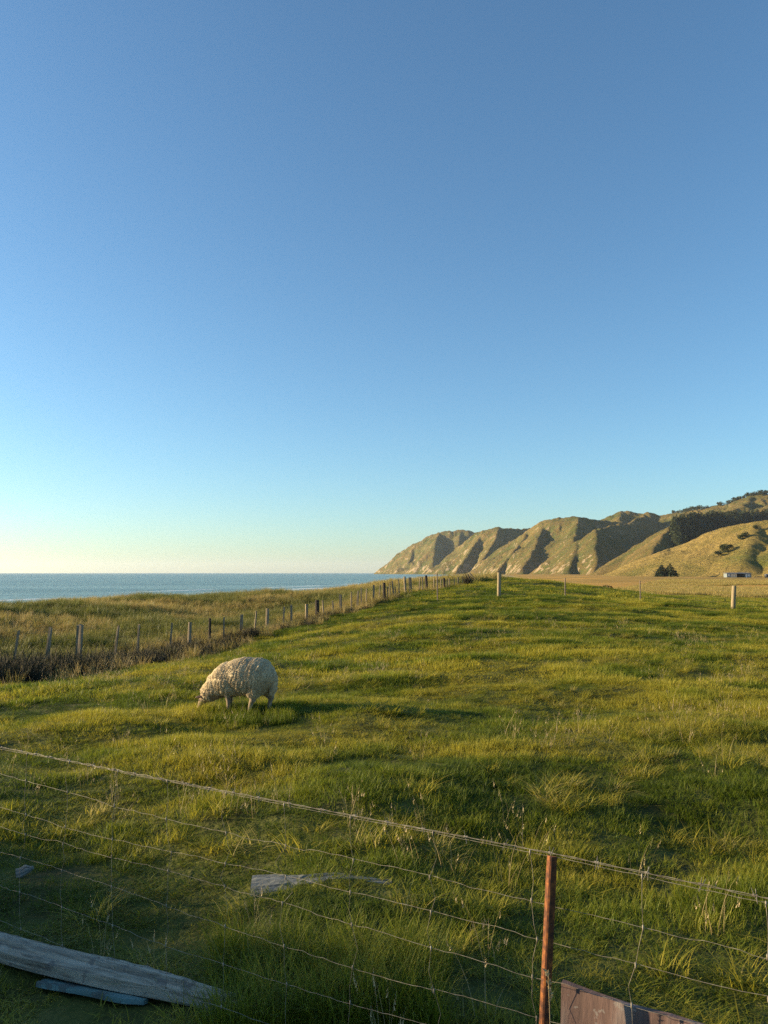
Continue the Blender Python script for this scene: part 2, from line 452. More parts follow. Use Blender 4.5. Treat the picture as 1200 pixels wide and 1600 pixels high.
def hill_h(x, y):
    x = np.asarray(x, float); y = np.asarray(y, float)
    wx = (fbm(x / 90, y / 90, 51, 4) - .5); wy = (fbm(x / 90, y / 90, 61, 4) - .5)
    wx2 = fbm(x / 130, y / 130, 52, 3) - .5; wy2 = fbm(x / 130, y / 130, 62, 3) - .5
    h = np.full(x.shape, -60.0)
    for a, b, k, gul, s0 in _segs:
        dx, dy = b.x - a.x, b.y - a.y; L2 = dx * dx + dy * dy; L = math.sqrt(L2)
        tt = ((x - a.x) * dx + (y - a.y) * dy) / L2
        t = np.clip(tt, 0, 1)
        d0 = np.hypot(x - (a.x + t * dx), y - (a.y + t * dy)); wa = sstep(0, 80, d0) * np.minimum(gul * 5.5, 90)
        x1 = x + wx2 * wa; y1 = y + wy2 * wa
        t = np.clip(((x1 - a.x) * dx + (y1 - a.y) * dy) / L2, 0, 1)
        ex = x1 - (a.x + t * dx); ey = y1 - (a.y + t * dy)
        d = np.hypot(ex, ey)
        zc = a.z + (b.z - a.z) * t
        s = s0 + t * L
        ang = np.arctan2(ey, ex) * 0.5
        sw = s + wx * 60 + ang * 40
        gul = gul * 1.3
        g = np.abs(2 * vnoise(sw / 27, d / 260 + s0, 71) - 1) * 0.6 + np.abs(2 * vnoise(sw / 10, d / 90 + s0, 72) - 1) * 0.4
        depth = gul * sstep(0, 90, d) * (0.35 + 0.65 * sstep(-60, 0, -d + zc))
        z = zc - k * (np.sqrt(d * d + 25) - 5) * (1 + 0.25 * wy) - depth * g
        h = np.maximum(h, z)
    rough = (fbm(x / 34, y / 34, 81, 5, 0.62) - .5)
    h = h + rough * np.interp(np.hypot(x, y), [900, 1200, 2200, 3600], [4.5, 10, 16, 22]) * sstep(2, 30, h)
    # concave foot
    h = np.where(h < 12, -9 + 21 * np.clip((h + 12) / 24, 0, 1) ** 1.5, h)
    return h
def hill_material():
    m, nt, b, out = new_mat('hills')
    p = pos(nt)
    geo = N(nt, 'ShaderNodeNewGeometry')
    sep = N(nt, 'ShaderNodeSeparateXYZ'); nt.links.new(geo.outputs['Normal'], sep.inputs[0])
    steep = N(nt, 'ShaderNodeAttribute', attribute_name='steep').outputs['Fac']
    gold = N(nt, 'ShaderNodeAttribute', attribute_name='gold').outputs['Fac']
    n1 = noise(nt, p, 0.012, 6, 0.6); n2 = noise(nt, p, 0.045, 9, 0.75); n3 = noise(nt, p, 0.22, 5, 0.7)
    grass = ramp(nt, n1, [(0.32, (0.070, 0.076, 0.020)), (0.5, (0.142, 0.108, 0.036)), (0.68, (0.215, 0.145, 0.052))])
    golden = ramp(nt, n1, [(0.32, (0.14, 0.145, 0.034)), (0.46, (0.26, 0.195, 0.058)), (0.70, (0.34, 0.235, 0.080))])
    col = mixc(nt, gold, grass, golden)
    hol = N(nt, 'ShaderNodeAttribute', attribute_name='hollow').outputs['Fac']
    col = mixc(nt, mathn(nt, 'MULTIPLY', hol, 0.6, clamp=True), col, (0.095, 0.125, 0.036))   # greener growth in the gullies
    n7 = noise(nt, p, 0.10, 9, 0.8)
    col = mixc(nt, mathn(nt, 'MULTIPLY', gold, 0.75), col, mixc(nt, n7, (0.05, 0.06, 0.05), (0.95, 0.95, 0.95)), 'OVERLAY')
    scrub = mathn(nt, 'GREATER_THAN', n3, 0.58)
    col = mixc(nt, mathn(nt, 'MULTIPLY', scrub, 0.55), col, (0.06, 0.065, 0.025))
    pale = mathn(nt, 'GREATER_THAN', mathn(nt, 'ADD', n2, mathn(nt, 'SUBTRACT', mathn(nt, 'MULTIPLY', steep, 0.16), mathn(nt, 'MULTIPLY', hol, 0.15))), 0.698)
    clay = ramp(nt, n3, [(0.3, (0.20, 0.155, 0.10)), (0.6, (0.40, 0.30, 0.18))])
    col = mixc(nt, mathn(nt, 'MULTIPLY', pale, mathn(nt, 'SUBTRACT', 1.0, gold, clamp=True)), col, clay)
    nt.links.new(col, b.inputs['Base Color']); b.inputs['Roughness'].default_value = 0.95
    b.inputs['Specular IOR Level'].default_value = 0.05
    bump(nt, b, mathn(nt, 'ADD', n2, mathn(nt, 'MULTIPLY', n3, 0.5)), 1.0, 9.0)
    return m
h_az = np.arctan((np.linspace(560, 1420, 640) - 600) / FPX)
h_rr = np.geomspace(560, 4300, 560)
h_me, hX, hY, hZ = grid_mesh('hills', h_az, h_rr, hill_h, hill_material(), keep=lambda x, y, z: z > -8.0)
_sx = np.gradient(hZ, axis=1) / np.gradient(np.hypot(hX, hY), axis=1)
_sy = np.gradient(hZ, axis=0) / (np.gradient(np.arctan2(hX, hY), axis=0) * np.hypot(hX, hY))
_steep = np.hypot(_sx, _sy)
attr_float(h_me, 'steep', (sstep(0.55, 1.2, _steep) * sstep(1100, 1500, np.hypot(hX, hY)) + 0.55 * (1 - sstep(8, 50, hZ)) * sstep(1500, 1800, np.hypot(hX, hY))).ravel())
_c = hZ.copy()
for _k in range(2): _c[1:-1, 1:-1] = (_c[:-2, 1:-1] + _c[2:, 1:-1] + _c[1:-1, :-2] + _c[1:-1, 2:]) / 4
_r2 = np.hypot(hX, hY)
attr_float(h_me, 'hollow', (sstep(0.0, 1.0, (_c - hZ) / (_r2 * 0.00035)) * sstep(1000, 1200, _r2)).ravel())
attr_float(h_me, 'gold', (1 - sstep(1050, 1150, np.hypot(hX, hY))).ravel())
obj('hills', h_me, kind='structure')

def hill_i(x, y):
    """bilinear look-up in the hill grid"""
    u = np.interp(np.arctan2(x, y), h_az, np.arange(len(h_az))); v = np.interp(np.hypot(x, y), h_rr, np.arange(len(h_rr)))
    i = np.clip(u.astype(int), 0, len(h_az) - 2); j = np.clip(v.astype(int), 0, len(h_rr) - 2); fu = u - i; fv = v - j
    return (hZ[i, j] * (1 - fu) + hZ[i + 1, j] * fu) * (1 - fv) + (hZ[i, j + 1] * (1 - fu) + hZ[i + 1, j + 1] * fu) * fv
def hit(px, py, y0=450.0, y1=4300.0):
    ys = np.geomspace(y0, y1, 3000)
    d = ray(px, py); t = ys / d.y
    X = d.x * t; Z = EYE + d.z * t
    H = np.maximum(hill_i(X, ys), -1.75)
    k = np.argmax(Z <= H)
    if not (Z <= H).any(): k = len(ys) - 1
    return Vector((X[k], ys[k], H[k]))
def land_z(x, y):
    x = np.asarray([x], float); y = np.asarray([y], float)
    return float(np.maximum(hill_i(x, y), ground_h(x, y))[0]) if y[0] > 560 else gz(x[0], y[0])

# ------------------------------------------------------------------ blades, clumps, scatter
def blade_clump(name, mat, n, spread, h, w, lean=0.5, curl=0.6, segs=3, seed=0, heads=0.0, flat=0.0):
    """a tuft of n tapering, bending blades; attributes along (root..tip) and blade (random per blade)"""
    rg = random.Random(seed); V = []; Fc = []; al = []; bl = []
    for i in range(n):
        a = rg.uniform(0, 2 * math.pi); q = spread * math.sqrt(rg.random())
        x0, y0 = q * math.cos(a), q * math.sin(a)
        hh = h * rg.uniform(0.45, 1.1); ww = w * rg.uniform(0.6, 1.25)
        da = a + rg.uniform(-1.4, 1.4) if rg.random() < 0.7 else rg.uniform(0, 6.283)
        dx, dy = math.cos(da), math.sin(da); sx, sy = -dy, dx
        l0 = lean * rg.uniform(0.1, 1.0); cu = curl * rg.uniform(0.2, 1.4)
        tw = rg.uniform(-0.6, 0.6)
        o = len(V); rb = rg.random(); px = x0; py = y0; pz = -0.01
        ang = l0
        for s in range(segs + 1):
            t = s / segs
            wd = ww * (1 - t ** 1.7) * 0.5
            cx, sn = math.cos(tw * t), math.sin(tw * t)
            ex, ey = sx * cx + dx * sn, sy * cx + dy * sn
            if s < segs:
                V += [(px - ex * wd, py - ey * wd, pz), (px + ex * wd, py + ey * wd, pz)]; al += [t, t]; bl += [rb, rb]
            else:
                V.append((px, py, pz)); al.append(1.0); bl.append(rb)
            st = hh / segs
            px += dx * math.sin(ang) * st; py += dy * math.sin(ang) * st; pz += math.cos(ang) * st * (1 - flat)
            ang += cu / segs * (1 + t)
        for s in range(segs - 1):
            Fc.append([o + 2 * s, o + 2 * s + 1, o + 2 * s + 3, o + 2 * s + 2])
        Fc.append([o + 2 * segs - 2, o + 2 * segs - 1, o + 2 * segs])
        if rg.random() < heads:       # feathery seed head: a few short spikelets
            tx, ty, tz = V[-1]
            for k in range(7):
                t = k / 7; b0 = len(V)
                bx, by, bz = tx - dx * 0.02 * (1 - t), ty - dy * 0.02 * (1 - t), tz - 0.10 * (1 - t) * min(1, h / 0.5)
                aa = rg.uniform(0, 6.283); L = 0.022 * min(1, h / 0.5) * (1.2 - t)
                qx, qy = math.cos(aa) * L * 0.5, math.sin(aa) * L * 0.5
                V += [(bx - qy * .35, by + qx * .35, bz), (bx + qy * .35, by - qx * .35, bz), (bx + qx, by + qy, bz + L)]
                al += [1, 1, 1]; bl += [rb, rb, rb]; Fc.append([b0, b0 + 1, b0 + 2])
    me = mesh_from(name, V, Fc, mat, True)
    attr_float(me, 'along', al); attr_float(me, 'blade', bl)
    return me

def twig_clump(name, mat, n, rad, h, seed):
    """a ball of dead, tangled stems"""
    rg = random.Random(seed); V = []; Fc = []
    for i in range(n):
        a = rg.uniform(0, 6.283); el = rg.uniform(0.1, 1.45); L = rg.uniform(0.5, 1.05)
        p = Vector((rg.uniform(-.35, .35) * rad, rg.uniform(-.35, .35) * rad, rg.uniform(-.02, 0.25 * h)))
        d = Vector((math.cos(a) * math.cos(el) * rad, math.sin(a) * math.cos(el) * rad, math.sin(el) * h)) * L / 4
        w = rg.uniform(0.004, 0.012); o = len(V)
        for s in range(5):
            sd = Vector((-d.y, d.x, rg.uniform(-.3, .3) * d.length)).normalized() * w * (1 - s / 5.5)
            V += [p - sd, p + sd]
            p = p + d + Vector((rg.uniform(-1, 1), rg.uniform(-1, 1), rg.uniform(-1.1, .7))) * d.length * 0.55
        for s in range(4): Fc.append([o + 2 * s, o + 2 * s + 1, o + 2 * s + 3, o + 2 * s + 2])
    return mesh_from(name, V, Fc, mat, False)

def scatter(name, meshes, P, rot, scl, idx, attrs, label=None):
    """ONE stuff object: points carrying an instance of a small clump each"""
    col = bpy.data.collections.new(name + '_source')
    for i, me in enumerate(meshes):
        o = bpy.data.objects.new('%s_%02d' % (name, i), me); col.objects.link(o)
    me = bpy.data.meshes.new(name)
    me.vertices.add(len(P)); me.vertices.foreach_set('co', np.asarray(P, dtype=np.float32).ravel())
    a = me.attributes.new('rot', 'FLOAT_VECTOR', 'POINT'); a.data.foreach_set('vector', np.asarray(rot, np.float32).ravel())
    a = me.attributes.new('scl', 'FLOAT_VECTOR', 'POINT'); a.data.foreach_set('vector', np.asarray(scl, np.float32).ravel())
    a = me.attributes.new('idx', 'INT', 'POINT'); a.data.foreach_set('value', np.asarray(idx, np.int32))
    for k, v in attrs.items(): attr_float(me, k, v)
    o = bpy.data.objects.new(name, me)
    for m in meshes[0].materials: me.materials.append(m)
    ng = bpy.data.node_groups.new(name, 'GeometryNodeTree')
    ng.interface.new_socket('Geometry', in_out='INPUT', socket_type='NodeSocketGeometry')
    ng.interface.new_socket('Geometry', in_out='OUTPUT', socket_type='NodeSocketGeometry')
    gi = ng.nodes.new('NodeGroupInput'); go = ng.nodes.new('NodeGroupOutput')
    ci = ng.nodes.new('GeometryNodeCollectionInfo'); ci.inputs['Collection'].default_value = col
    ci.inputs['Separate Children'].default_value = True; ci.inputs['Reset Children'].default_value = True
    ip = ng.nodes.new('GeometryNodeInstanceOnPoints'); ip.inputs['Pick Instance'].default_value = True
    def na(nm, t):
        n = ng.nodes.new('GeometryNodeInputNamedAttribute'); n.data_type = t; n.inputs['Name'].default_value = nm; return n.outputs[0]
    L = ng.links.new
    L(gi.outputs[0], ip.inputs['Points']); L(ci.outputs[0], ip.inputs['Instance'])
    L(na('idx', 'INT'), ip.inputs['Instance Index'])
    L(na('rot', 'FLOAT_VECTOR'), ip.inputs['Rotation']); L(na('scl', 'FLOAT_VECTOR'), ip.inputs['Scale'])
    L(ip.outputs[0], go.inputs[0])
    md = o.modifiers.new('scatter', 'NODES'); md.node_group = ng
    return link(o, kind='stuff', label=label)

def sector(r0, r1, dens, half=34.0, extra=2.0):
    """random points of the ground in the view's sector plus a margin of a few metres"""
    th = R(half); n = int(th * (r1 * r1 - r0 * r0) * dens)
    r = np.sqrt(RNG.uniform(r0 * r0, r1 * r1, n)); a = RNG.uniform(-th, th, n)
    x = r * np.sin(a) ; y = r * np.cos(a)
    m = int(2 * extra * (r1 - r0) * dens)
    ye = RNG.uniform(r0, r1, m); s = RNG.choice([-1, 1], m)
    xe = s * (np.tan(th) * ye + RNG.uniform(0, extra, m))
    return np.r_[x, xe], np.r_[y, ye]

def put(name, meshes, x, y, sc_xy, sc_z, tint, dry, tilt=0.12, lift=0.0, label=None):
    n = len(x); z = ground_h(x, y) + lift
    rot = np.stack([RNG.normal(0, tilt, n), RNG.normal(0, tilt, n), RNG.uniform(0, 6.283, n)], -1)
    scl = np.stack([sc_xy, sc_xy, sc_z], -1)
    return scatter(name, meshes, np.stack([x, y, z], -1), rot, scl, RNG.integers(0, len(meshes), n), {'tint': tint, 'dry': dry}, label)

M_grass = grass_mat('pasture_grass', [(0.0, (0.046, 0.082, 0.006)), (0.3, (0.104, 0.150, 0.010)), (0.6, (0.200, 0.214, 0.017)), (1.0, (0.38, 0.32, 0.036))], (0.42, 0.34, 0.12), (0.29, 0.30, 0.032), 0.5, 0.40)
M_dune = grass_mat('dune_grass', [(0.0, (0.070, 0.105, 0.014)), (0.4, (0.165, 0.175, 0.030)), (0.7, (0.30, 0.24, 0.062)), (1.0, (0.40, 0.29, 0.085))], (0.42, 0.30, 0.11), (0.40, 0.31, 0.11), 0.35, 0.5)
M_seed = grass_mat('seed_stalks', [(0.0, (0.18, 0.15, 0.05)), (1.0, (0.36, 0.27, 0.12))], (0.40, 0.30, 0.15), (0.46, 0.36, 0.20), 0.3, 0.7)

def tw_mat():
    m, nt, b, out = new_mat('dead_stems')
    i = N(nt, 'ShaderNodeObjectInfo').outputs['Random']
    n1 = noise(nt, objco(nt), 6, 3)
    c = ramp(nt, mathn(nt, 'ADD', mathn(nt, 'MULTIPLY', i, 0.5), mathn(nt, 'MULTIPLY', n1, 0.5)), [(0.2, (0.024, 0.019, 0.011)), (0.6, (0.055, 0.046, 0.020)), (0.9, (0.15, 0.12, 0.05))])
    nt.links.new(c, b.inputs['Base Color']); b.inputs['Roughness'].default_value = 0.9
    return m
M_twig = tw_mat()

near_cl = [blade_clump('short_tuft', M_grass, 46, 0.085, 0.105, 0.0042, 0.7, 0.9, 3, s) for s in range(7)]
mid_cl = [blade_clump('mid_tuft', M_grass, 60, 0.20, 0.13, 0.0085, 0.8, 0.9, 2, 20 + s) for s in range(6)]
far_cl = [blade_clump('far_tuft', M_grass, 60, 0.42, 0.17, 0.020, 0.8, 0.8, 2, 40 + s) for s in range(5)]
tall_cl = [blade_clump('tall_tuft', M_grass, 70, 0.10, 0.33, 0.0048, 0.55, 1.1, 4, 60 + s, 0.05) for s in range(5)]
seed_cl = [blade_clump('seed_stalk', M_seed, 7, 0.07, 0.46, 0.0030, 0.25, 0.4, 4, 80 + s, 0.8) for s in range(6)]
dune_cl = [blade_clump('dune_tuft', M_dune, 80, 0.26, 0.52, 0.012, 0.5, 0.8, 3, 100 + s, 0.15) for s in range(6)]
dune_far = [blade_clump('dune_far_tuft', M_dune, 80, 0.55, 0.55, 0.028, 0.5, 0.7, 2, 120 + s) for s in range(5)]
twigs = [twig_clump('stem_tangle', M_twig, 110, 0.55, 0.60, 140 + s) for s in range(5)]

# where the sheep, boards and posts stand, keep the grass a little lower
def tint_field(x, y):
    a = fbm(x / 1.5, y / 1.1, 201, 3); b = fbm(x / 7, y / 5, 211, 2); c = fbm(x / 0.4, y / 0.4, 221, 2)
    return np.clip(0.5 + (a - .5) * 2.6 + (b - .5) * 1.1 + (c - .5) * 0.7 - 0.04, 0, 1)
def length_field(x, y):
    return np.clip(0.50 + (fbm(x / 1.1, y / 0.9, 231, 3) - .5) * 2.1, 0.25, 1.3)

BARE = []                         # (x, y, radius) patches kept free of near grass, filled below
def bare_mask(x, y):
    k = np.ones(len(x), bool)
    for bx, by, q in BARE: k &= ((x - bx) ** 2 + (y - by) ** 2) > q * q
    return k
PLANK_A, PLANK_B = at_z(-60, 1438, 0.06), at_z(385, 1574, 0.06)
BLUE_A, BLUE_B = at_z(70, 1514, 0.02), at_z(228, 1556, 0.02)
DRIFT_A, DRIFT_B = at_z(392, 1388, 0.04), at_z(612, 1380, 0.04)
for a, b, q, n in ((PLANK_A, PLANK_B, 0.07, 22), (BLUE_A, BLUE_B, 0.035, 8), (DRIFT_A, DRIFT_A.lerp(DRIFT_B, 0.30), 0.075, 8), (DRIFT_B.lerp(DRIFT_A, 0.04), DRIFT_B, 0.04, 2)):
    for i in range(n):
        p = a.lerp(b, i / (n - 1)); BARE.append((p.x, p.y, q))
SOIL = [(at_z(270, 1440, 0), 0.22), (at_z(90, 1365, 0), 0.30), (at_z(180, 1590, 0), 0.25), (at_z(700, 1560, 0), 0.15)]

def west(x, y): return fence_x(y) - x          # > 0 beyond the old fence

# pasture, near
x, y = sector(0.9, 13.0, 175, 34, 2.5)
k = bare_mask(x, y) & (west(x, y) < 0.3)
dn = fbm(x / 0.5, y / 0.5, 241, 2)
for p, q in SOIL: k &= ((x - p.x) ** 2 + (y - p.y) ** 2 > q * q * (0.5 + dn) ** 2) | (RNG.random(len(x)) < 0.12)
x, y = x[k], y[k]; L = length_field(x, y); t = tint_field(x, y)
shade_zone = sstep(5.5, 2.5, y)
put('pasture_grass_near', near_cl, x, y, RNG.uniform(0.8, 1.3, len(x)), L * RNG.uniform(0.75, 1.25, len(x)), np.clip(t * 0.85 + 0.08, 0, 1), np.clip((fbm(x / 0.9, y / 0.9, 251, 2) - .5) * 1.1, 0, 1) * 0.6)
# pasture, middle
x, y = sector(12.5, 40.0, 60, 34, 5)
k = west(x, y) < 0.4 + 0.8 * RNG.random(len(x)); x, y = x[k], y[k]; L = length_field(x, y); t = tint_field(x, y)
put('pasture_grass_middle', mid_cl, x, y, RNG.uniform(0.8, 1.3, len(x)), L * RNG.uniform(0.75, 1.25, len(x)), np.clip(t + 0.05, 0, 1), np.clip((fbm(x / 1.9, y / 1.2, 252, 3) - .48) * 1.3, 0, 1) * 0.8)
# pasture, far, up to and past the rise
x, y = sector(39.0, 140.0, 11, 34, 8)
r_ = np.hypot(x, y)
k = (west(x, y) < 0.5) & (RNG.random(len(x)) > sstep(105, 140, r_)); x, y = x[k], y[k]; t = tint_field(x, y)
put('pasture_grass_far', far_cl, x, y, RNG.uniform(0.8, 1.3, len(x)), length_field(x, y) * RNG.uniform(0.8, 1.2, len(x)), np.clip(t + 0.12, 0, 1), np.clip((fbm(x / 3, y / 2, 253, 3) - .47) * 1.4, 0, 1) * 0.8)
# taller tussocks in the pasture
x, y = sector(1.6, 38.0, 11.0, 33, 2)
pr = 0.9 * sstep(0.545, 0.67, fbm(x / 1.3, y / 0.9, 261, 3)) + 0.05
k = (RNG.random(len(x)) < pr) & (west(x, y) < 0) & bare_mask(x, y); x, y = x[k], y[k]
put('pasture_tussocks', tall_cl, x, y, RNG.uniform(0.7, 1.3, len(x)), RNG.uniform(0.28, 0.58, len(x)), np.clip(0.76 + 0.45 * RNG.random(len(x)), 0, 1), RNG.uniform(0, 0.65, len(x)))
# lush tall grass at the foot of the near fence
px_, py_ = RNG.uniform(330, 680, 150), RNG.uniform(1505, 1640, 150)
q = [at_z(a, b, 0) for a, b in zip(px_, py_)]
x = np.array([p.x for p in q]); y = np.array([p.y for p in q])
k = bare_mask(x, y); x, y = x[k], y[k]
put('fence_foot_grass', tall_cl, x, y, RNG.uniform(0.6, 1.0, len(x)), RNG.uniform(0.5, 0.95, len(x)), RNG.uniform(0.3, 0.65, len(x)), RNG.uniform(0, 0.35, len(x)))
# seed stalks
x, y = sector(1.8, 26.0, 3.2, 33, 2)
pr = sstep(0.48, 0.68, fbm(x / 2.2, y / 1.6, 271, 3)) + 0.03 + 0.4 * sstep(-1, -4, x) * sstep(9, 5, y)
k = (RNG.random(len(x)) < pr) & (west(x, y) < 0) & bare_mask(x, y); x, y = x[k], y[k]
put('seed_stalks', seed_cl, x, y, RNG.uniform(0.7, 1.2, len(x)), RNG.uniform(0.45, 0.85, len(x)), RNG.random(len(x)), RNG.random(len(x)), 0.1)
# dune strip beyond the old fence
x, y = sector(14.0, 60.0, 9, 34, 6)
w_ = west(x, y); k = w_ > -0.2 - 0.0 * y; x, y, w_ = x[k], y[k], w_[k]
green = np.maximum(sstep(0.46, 0.62, fbm(x / 6, y / 3.5, 281, 3)), sstep(1.5, 4.0, w_) * (1 - sstep(6.5, 9.5, w_ + 3 * fbm(x / 4, y / 4, 282, 2))))
put('dune_grass_near', dune_cl, x, y, RNG.uniform(0.7, 1.2, len(x)), RNG.uniform(0.45, 0.95, len(x)) * np.interp(w_, [0, 2.5], [0.75, 1.0]), np.clip(0.60 - 0.55 * green + RNG.normal(0, .12, len(x)), 0, 1), np.clip(RNG.random(len(x)) * (0.9 - 0.7 * green), 0, 1), 0.2)
x, y = sector(58.0, 125.0, 2.6, 34, 8)
k = (west(x, y) > -0.3) & (shore_d(x, y) > 40); x, y = x[k], y[k]
put('dune_grass_far', dune_far, x, y, RNG.uniform(0.7, 1.2, len(x)), RNG.uniform(0.55, 1.1, len(x)), np.clip(0.72 + RNG.normal(0, .15, len(x)), 0, 1), RNG.random(len(x)) * 0.8, 0.15)
# rank grass on the far side of the flats' edge
x, y = sector(116.0, 420.0, 0.75, 33, 8)
k = (x > fence_x(y)) & (shore_d(x, y) > 28) & (fbm(x / 30, y / 11, 283, 3) > 0.40) & (RNG.random(len(x)) > sstep(200, 420, np.hypot(x, y)) * .7); x, y = x[k], y[k]
put('flat_grass', dune_far, x, y, RNG.uniform(1.0, 2.2, len(x)), RNG.uniform(0.6, 1.4, len(x)), np.clip(0.80 + RNG.normal(0, .14, len(x)), 0, 1), RNG.random(len(x)) * 0.6, 0.12)
# dead scrub along the foot of the old fence
s_ = RNG.random(900)
yy = 15.5 + 28 * s_ ** 1.7; off = RNG.normal(-0.15, 0.55, 900) * np.interp(yy, [15, 22, 30, 44], [1.7, 1.2, 0.8, 0.4]) - np.interp(yy, [15, 22, 44], [0.9, 0.3, 0.0])
xx = fence_x(yy) - off; big = np.interp(yy, [15, 21, 27, 44], [1.15, 1.0, 0.7, 0.42])
k = RNG.random(900) < np.interp(yy, [15, 22, 28, 44], [0.95, 0.75, 0.5, 0.25]); xx, yy, big = xx[k], yy[k], big[k]
b_ = big * RNG.uniform(0.6, 1.1, len(xx))
put('dead_scrub', twigs, xx, yy, b_, b_ * RNG.uniform(0.7, 1.2, len(xx)), np.zeros(len(xx)), np.zeros(len(xx)), 0.25)

# dry gold grass standing through the scrub
k = RNG.random(len(xx)) < 0.7
put('scrub_grass', dune_cl, xx[k] + RNG.normal(0, .3, k.sum()), yy[k] + RNG.normal(0, .3, k.sum()), RNG.uniform(0.5, 0.9, k.sum()), RNG.uniform(0.5, 0.95, k.sum()), np.clip(0.62 + RNG.normal(0, .2, k.sum()), 0, 1), RNG.random(k.sum()) * 0.9, 0.25)
# longer grass round the feet of the sheep
SP = at(372, 1116, 10.2)
x = SP.x + RNG.uniform(-0.75, 0.75, 260); y = SP.y + RNG.uniform(-0.75, 0.35, 260)
put('grass_round_sheep', near_cl, x, y, RNG.uniform(0.8, 1.2, 260), RNG.uniform(1.1, 2.1, 260), tint_field(x, y), RNG.random(260) * 0.4)

# unseen tall grass on the added bank, there to dapple its shade
x = RNG.normal(-8.2, 0.7, 520); y = RNG.uniform(-3, 8.8, 520); k = RNG.random(520) > sstep(2.5, 8.8, y); x, y = x[k], y[k]
put('shade_bank_grass', dune_cl, x, y, RNG.uniform(0.8, 1.3, len(x)), RNG.uniform(1.1, 2.2, len(x)), RNG.uniform(0.2, 0.7, len(x)), RNG.random(len(x)) * 0.6, 0.15)

# ------------------------------------------------------------------ materials of the built things
def wood_mat(name, dark, mid, light, scale=(2, 2, 30), lichen=None, rough=0.9, bmp=0.6):
    m, nt, b, out = new_mat(name)
    co = objco(nt)
    mp = N(nt, 'ShaderNodeMapping'); mp.inputs['Scale'].default_value = scale; nt.links.new(co, mp.inputs['Vector'])
    g = noise(nt, mp.outputs[0], 1.0, 8, 0.65, 0.6)
    n2 = noise(nt, co, 5, 5, 0.6)
    c = ramp(nt, g, [(0.28, dark), (0.5, mid), (0.72, light)])
    c = mixc(nt, mathn(nt, 'MULTIPLY', n2, 0.5), c, dark)
    if lichen:
        l = mathn(nt, 'GREATER_THAN', noise(nt, co, 9, 5, 0.7), 0.58)
        c = mixc(nt, mathn(nt, 'MULTIPLY', l, 0.6), c, lichen)
    nt.links.new(c, b.inputs['Base Color']); b.inputs['Roughness'].default_value = rough
    b.inputs['Specular IOR Level'].default_value = 0.2
    bump(nt, b, g, bmp, 0.01)
    return m
M_post = wood_mat('weathered_post', (0.10, 0.076, 0.05), (0.26, 0.205, 0.14), (0.42, 0.345, 0.25), (30, 30, 2), (0.20, 0.21, 0.13))
M_darkpost = wood_mat('tarred_post', (0.020, 0.016, 0.013), (0.045, 0.036, 0.03), (0.09, 0.075, 0.06), (30, 30, 2))
M_round = wood_mat('pale_round_post', (0.16, 0.125, 0.075), (0.30, 0.235, 0.145), (0.42, 0.34, 0.22), (20, 20, 1.5), (0.26, 0.25, 0.13))
M_plank = wood_mat('bleached_timber', (0.06, 0.048, 0.036), (0.42, 0.37, 0.285), (0.66, 0.59, 0.47), (2.2, 34, 34), (0.13, 0.11, 0.10), 0.9, 1.0)
M_drift = wood_mat('bleached_board', (0.05, 0.052, 0.045), (0.20, 0.205, 0.185), (0.34, 0.345, 0.315), (1.5, 30, 30), None, 0.85, 0.8)
M_blue = wood_mat('flaking_blue_paint', (0.06, 0.07, 0.065), (0.14, 0.25, 0.24), (0.25, 0.38, 0.36), (3, 14, 14), (0.10, 0.09, 0.08))
M_red = wood_mat('faded_red_paint', (0.07, 0.050, 0.045), (0.19, 0.118, 0.102), (0.31, 0.25, 0.23), (9, 9, 1.6), (0.25, 0.225, 0.21), 0.85, 0.7)

def steel_mat(name, a, b2, c, rough=0.5, metal=0.6):
    m, nt, b, out = new_mat(name)
    n1 = noise(nt, pos(nt), 40, 5, 0.65)
    nt.links.new(ramp(nt, n1, [(0.3, a), (0.5, b2), (0.7, c)]), b.inputs['Base Color'])
    b.inputs['Roughness'].default_value = rough; b.inputs['Metallic'].default_value = metal
    bump(nt, b, n1, 0.4, 0.002)
    return m
M_rust = steel_mat('rusted_steel', (0.020, 0.006, 0.003), (0.12, 0.034, 0.007), (0.36, 0.12, 0.018), 0.8, 0.0)
M_wire = steel_mat('galvanised_wire', (0.09, 0.068, 0.05), (0.19, 0.165, 0.125), (0.33, 0.295, 0.235), 0.6, 0.1)
M_dullsteel = steel_mat('dull_steel', (0.07, 0.05, 0.04), (0.12, 0.09, 0.075), (0.18, 0.15, 0.13), 0.7, 0.2)

# ------------------------------------------------------------------ near netting fence
TOPZ = 1.02
F0, F1 = at_z(0, 1163, TOPZ), at_z(1200, 1400, TOPZ)
FD = (F1 - F0); FD.z = 0; FLEN = FD.length; FD.normalize()
FN = Vector((-FD.y, FD.x, 0))             # points away from the camera
POSTP = at_z(862, 1340, TOPZ)
s_post = (POSTP - F0).dot(FD)
S0, S1 = s_post - 4.8, s_post + 2.6
def fl(s, z): return Vector((F0.x, F0.y, 0)) + FD * s + Vector((0, 0, z))
fence = empty('wire_fence', fl(s_post, gz(*fl(s_post, 0).xy)), label='sagging wire netting fence with barbed top wire and rusty steel post in the foreground', cat='wire fence')
FO = fence.location.copy()
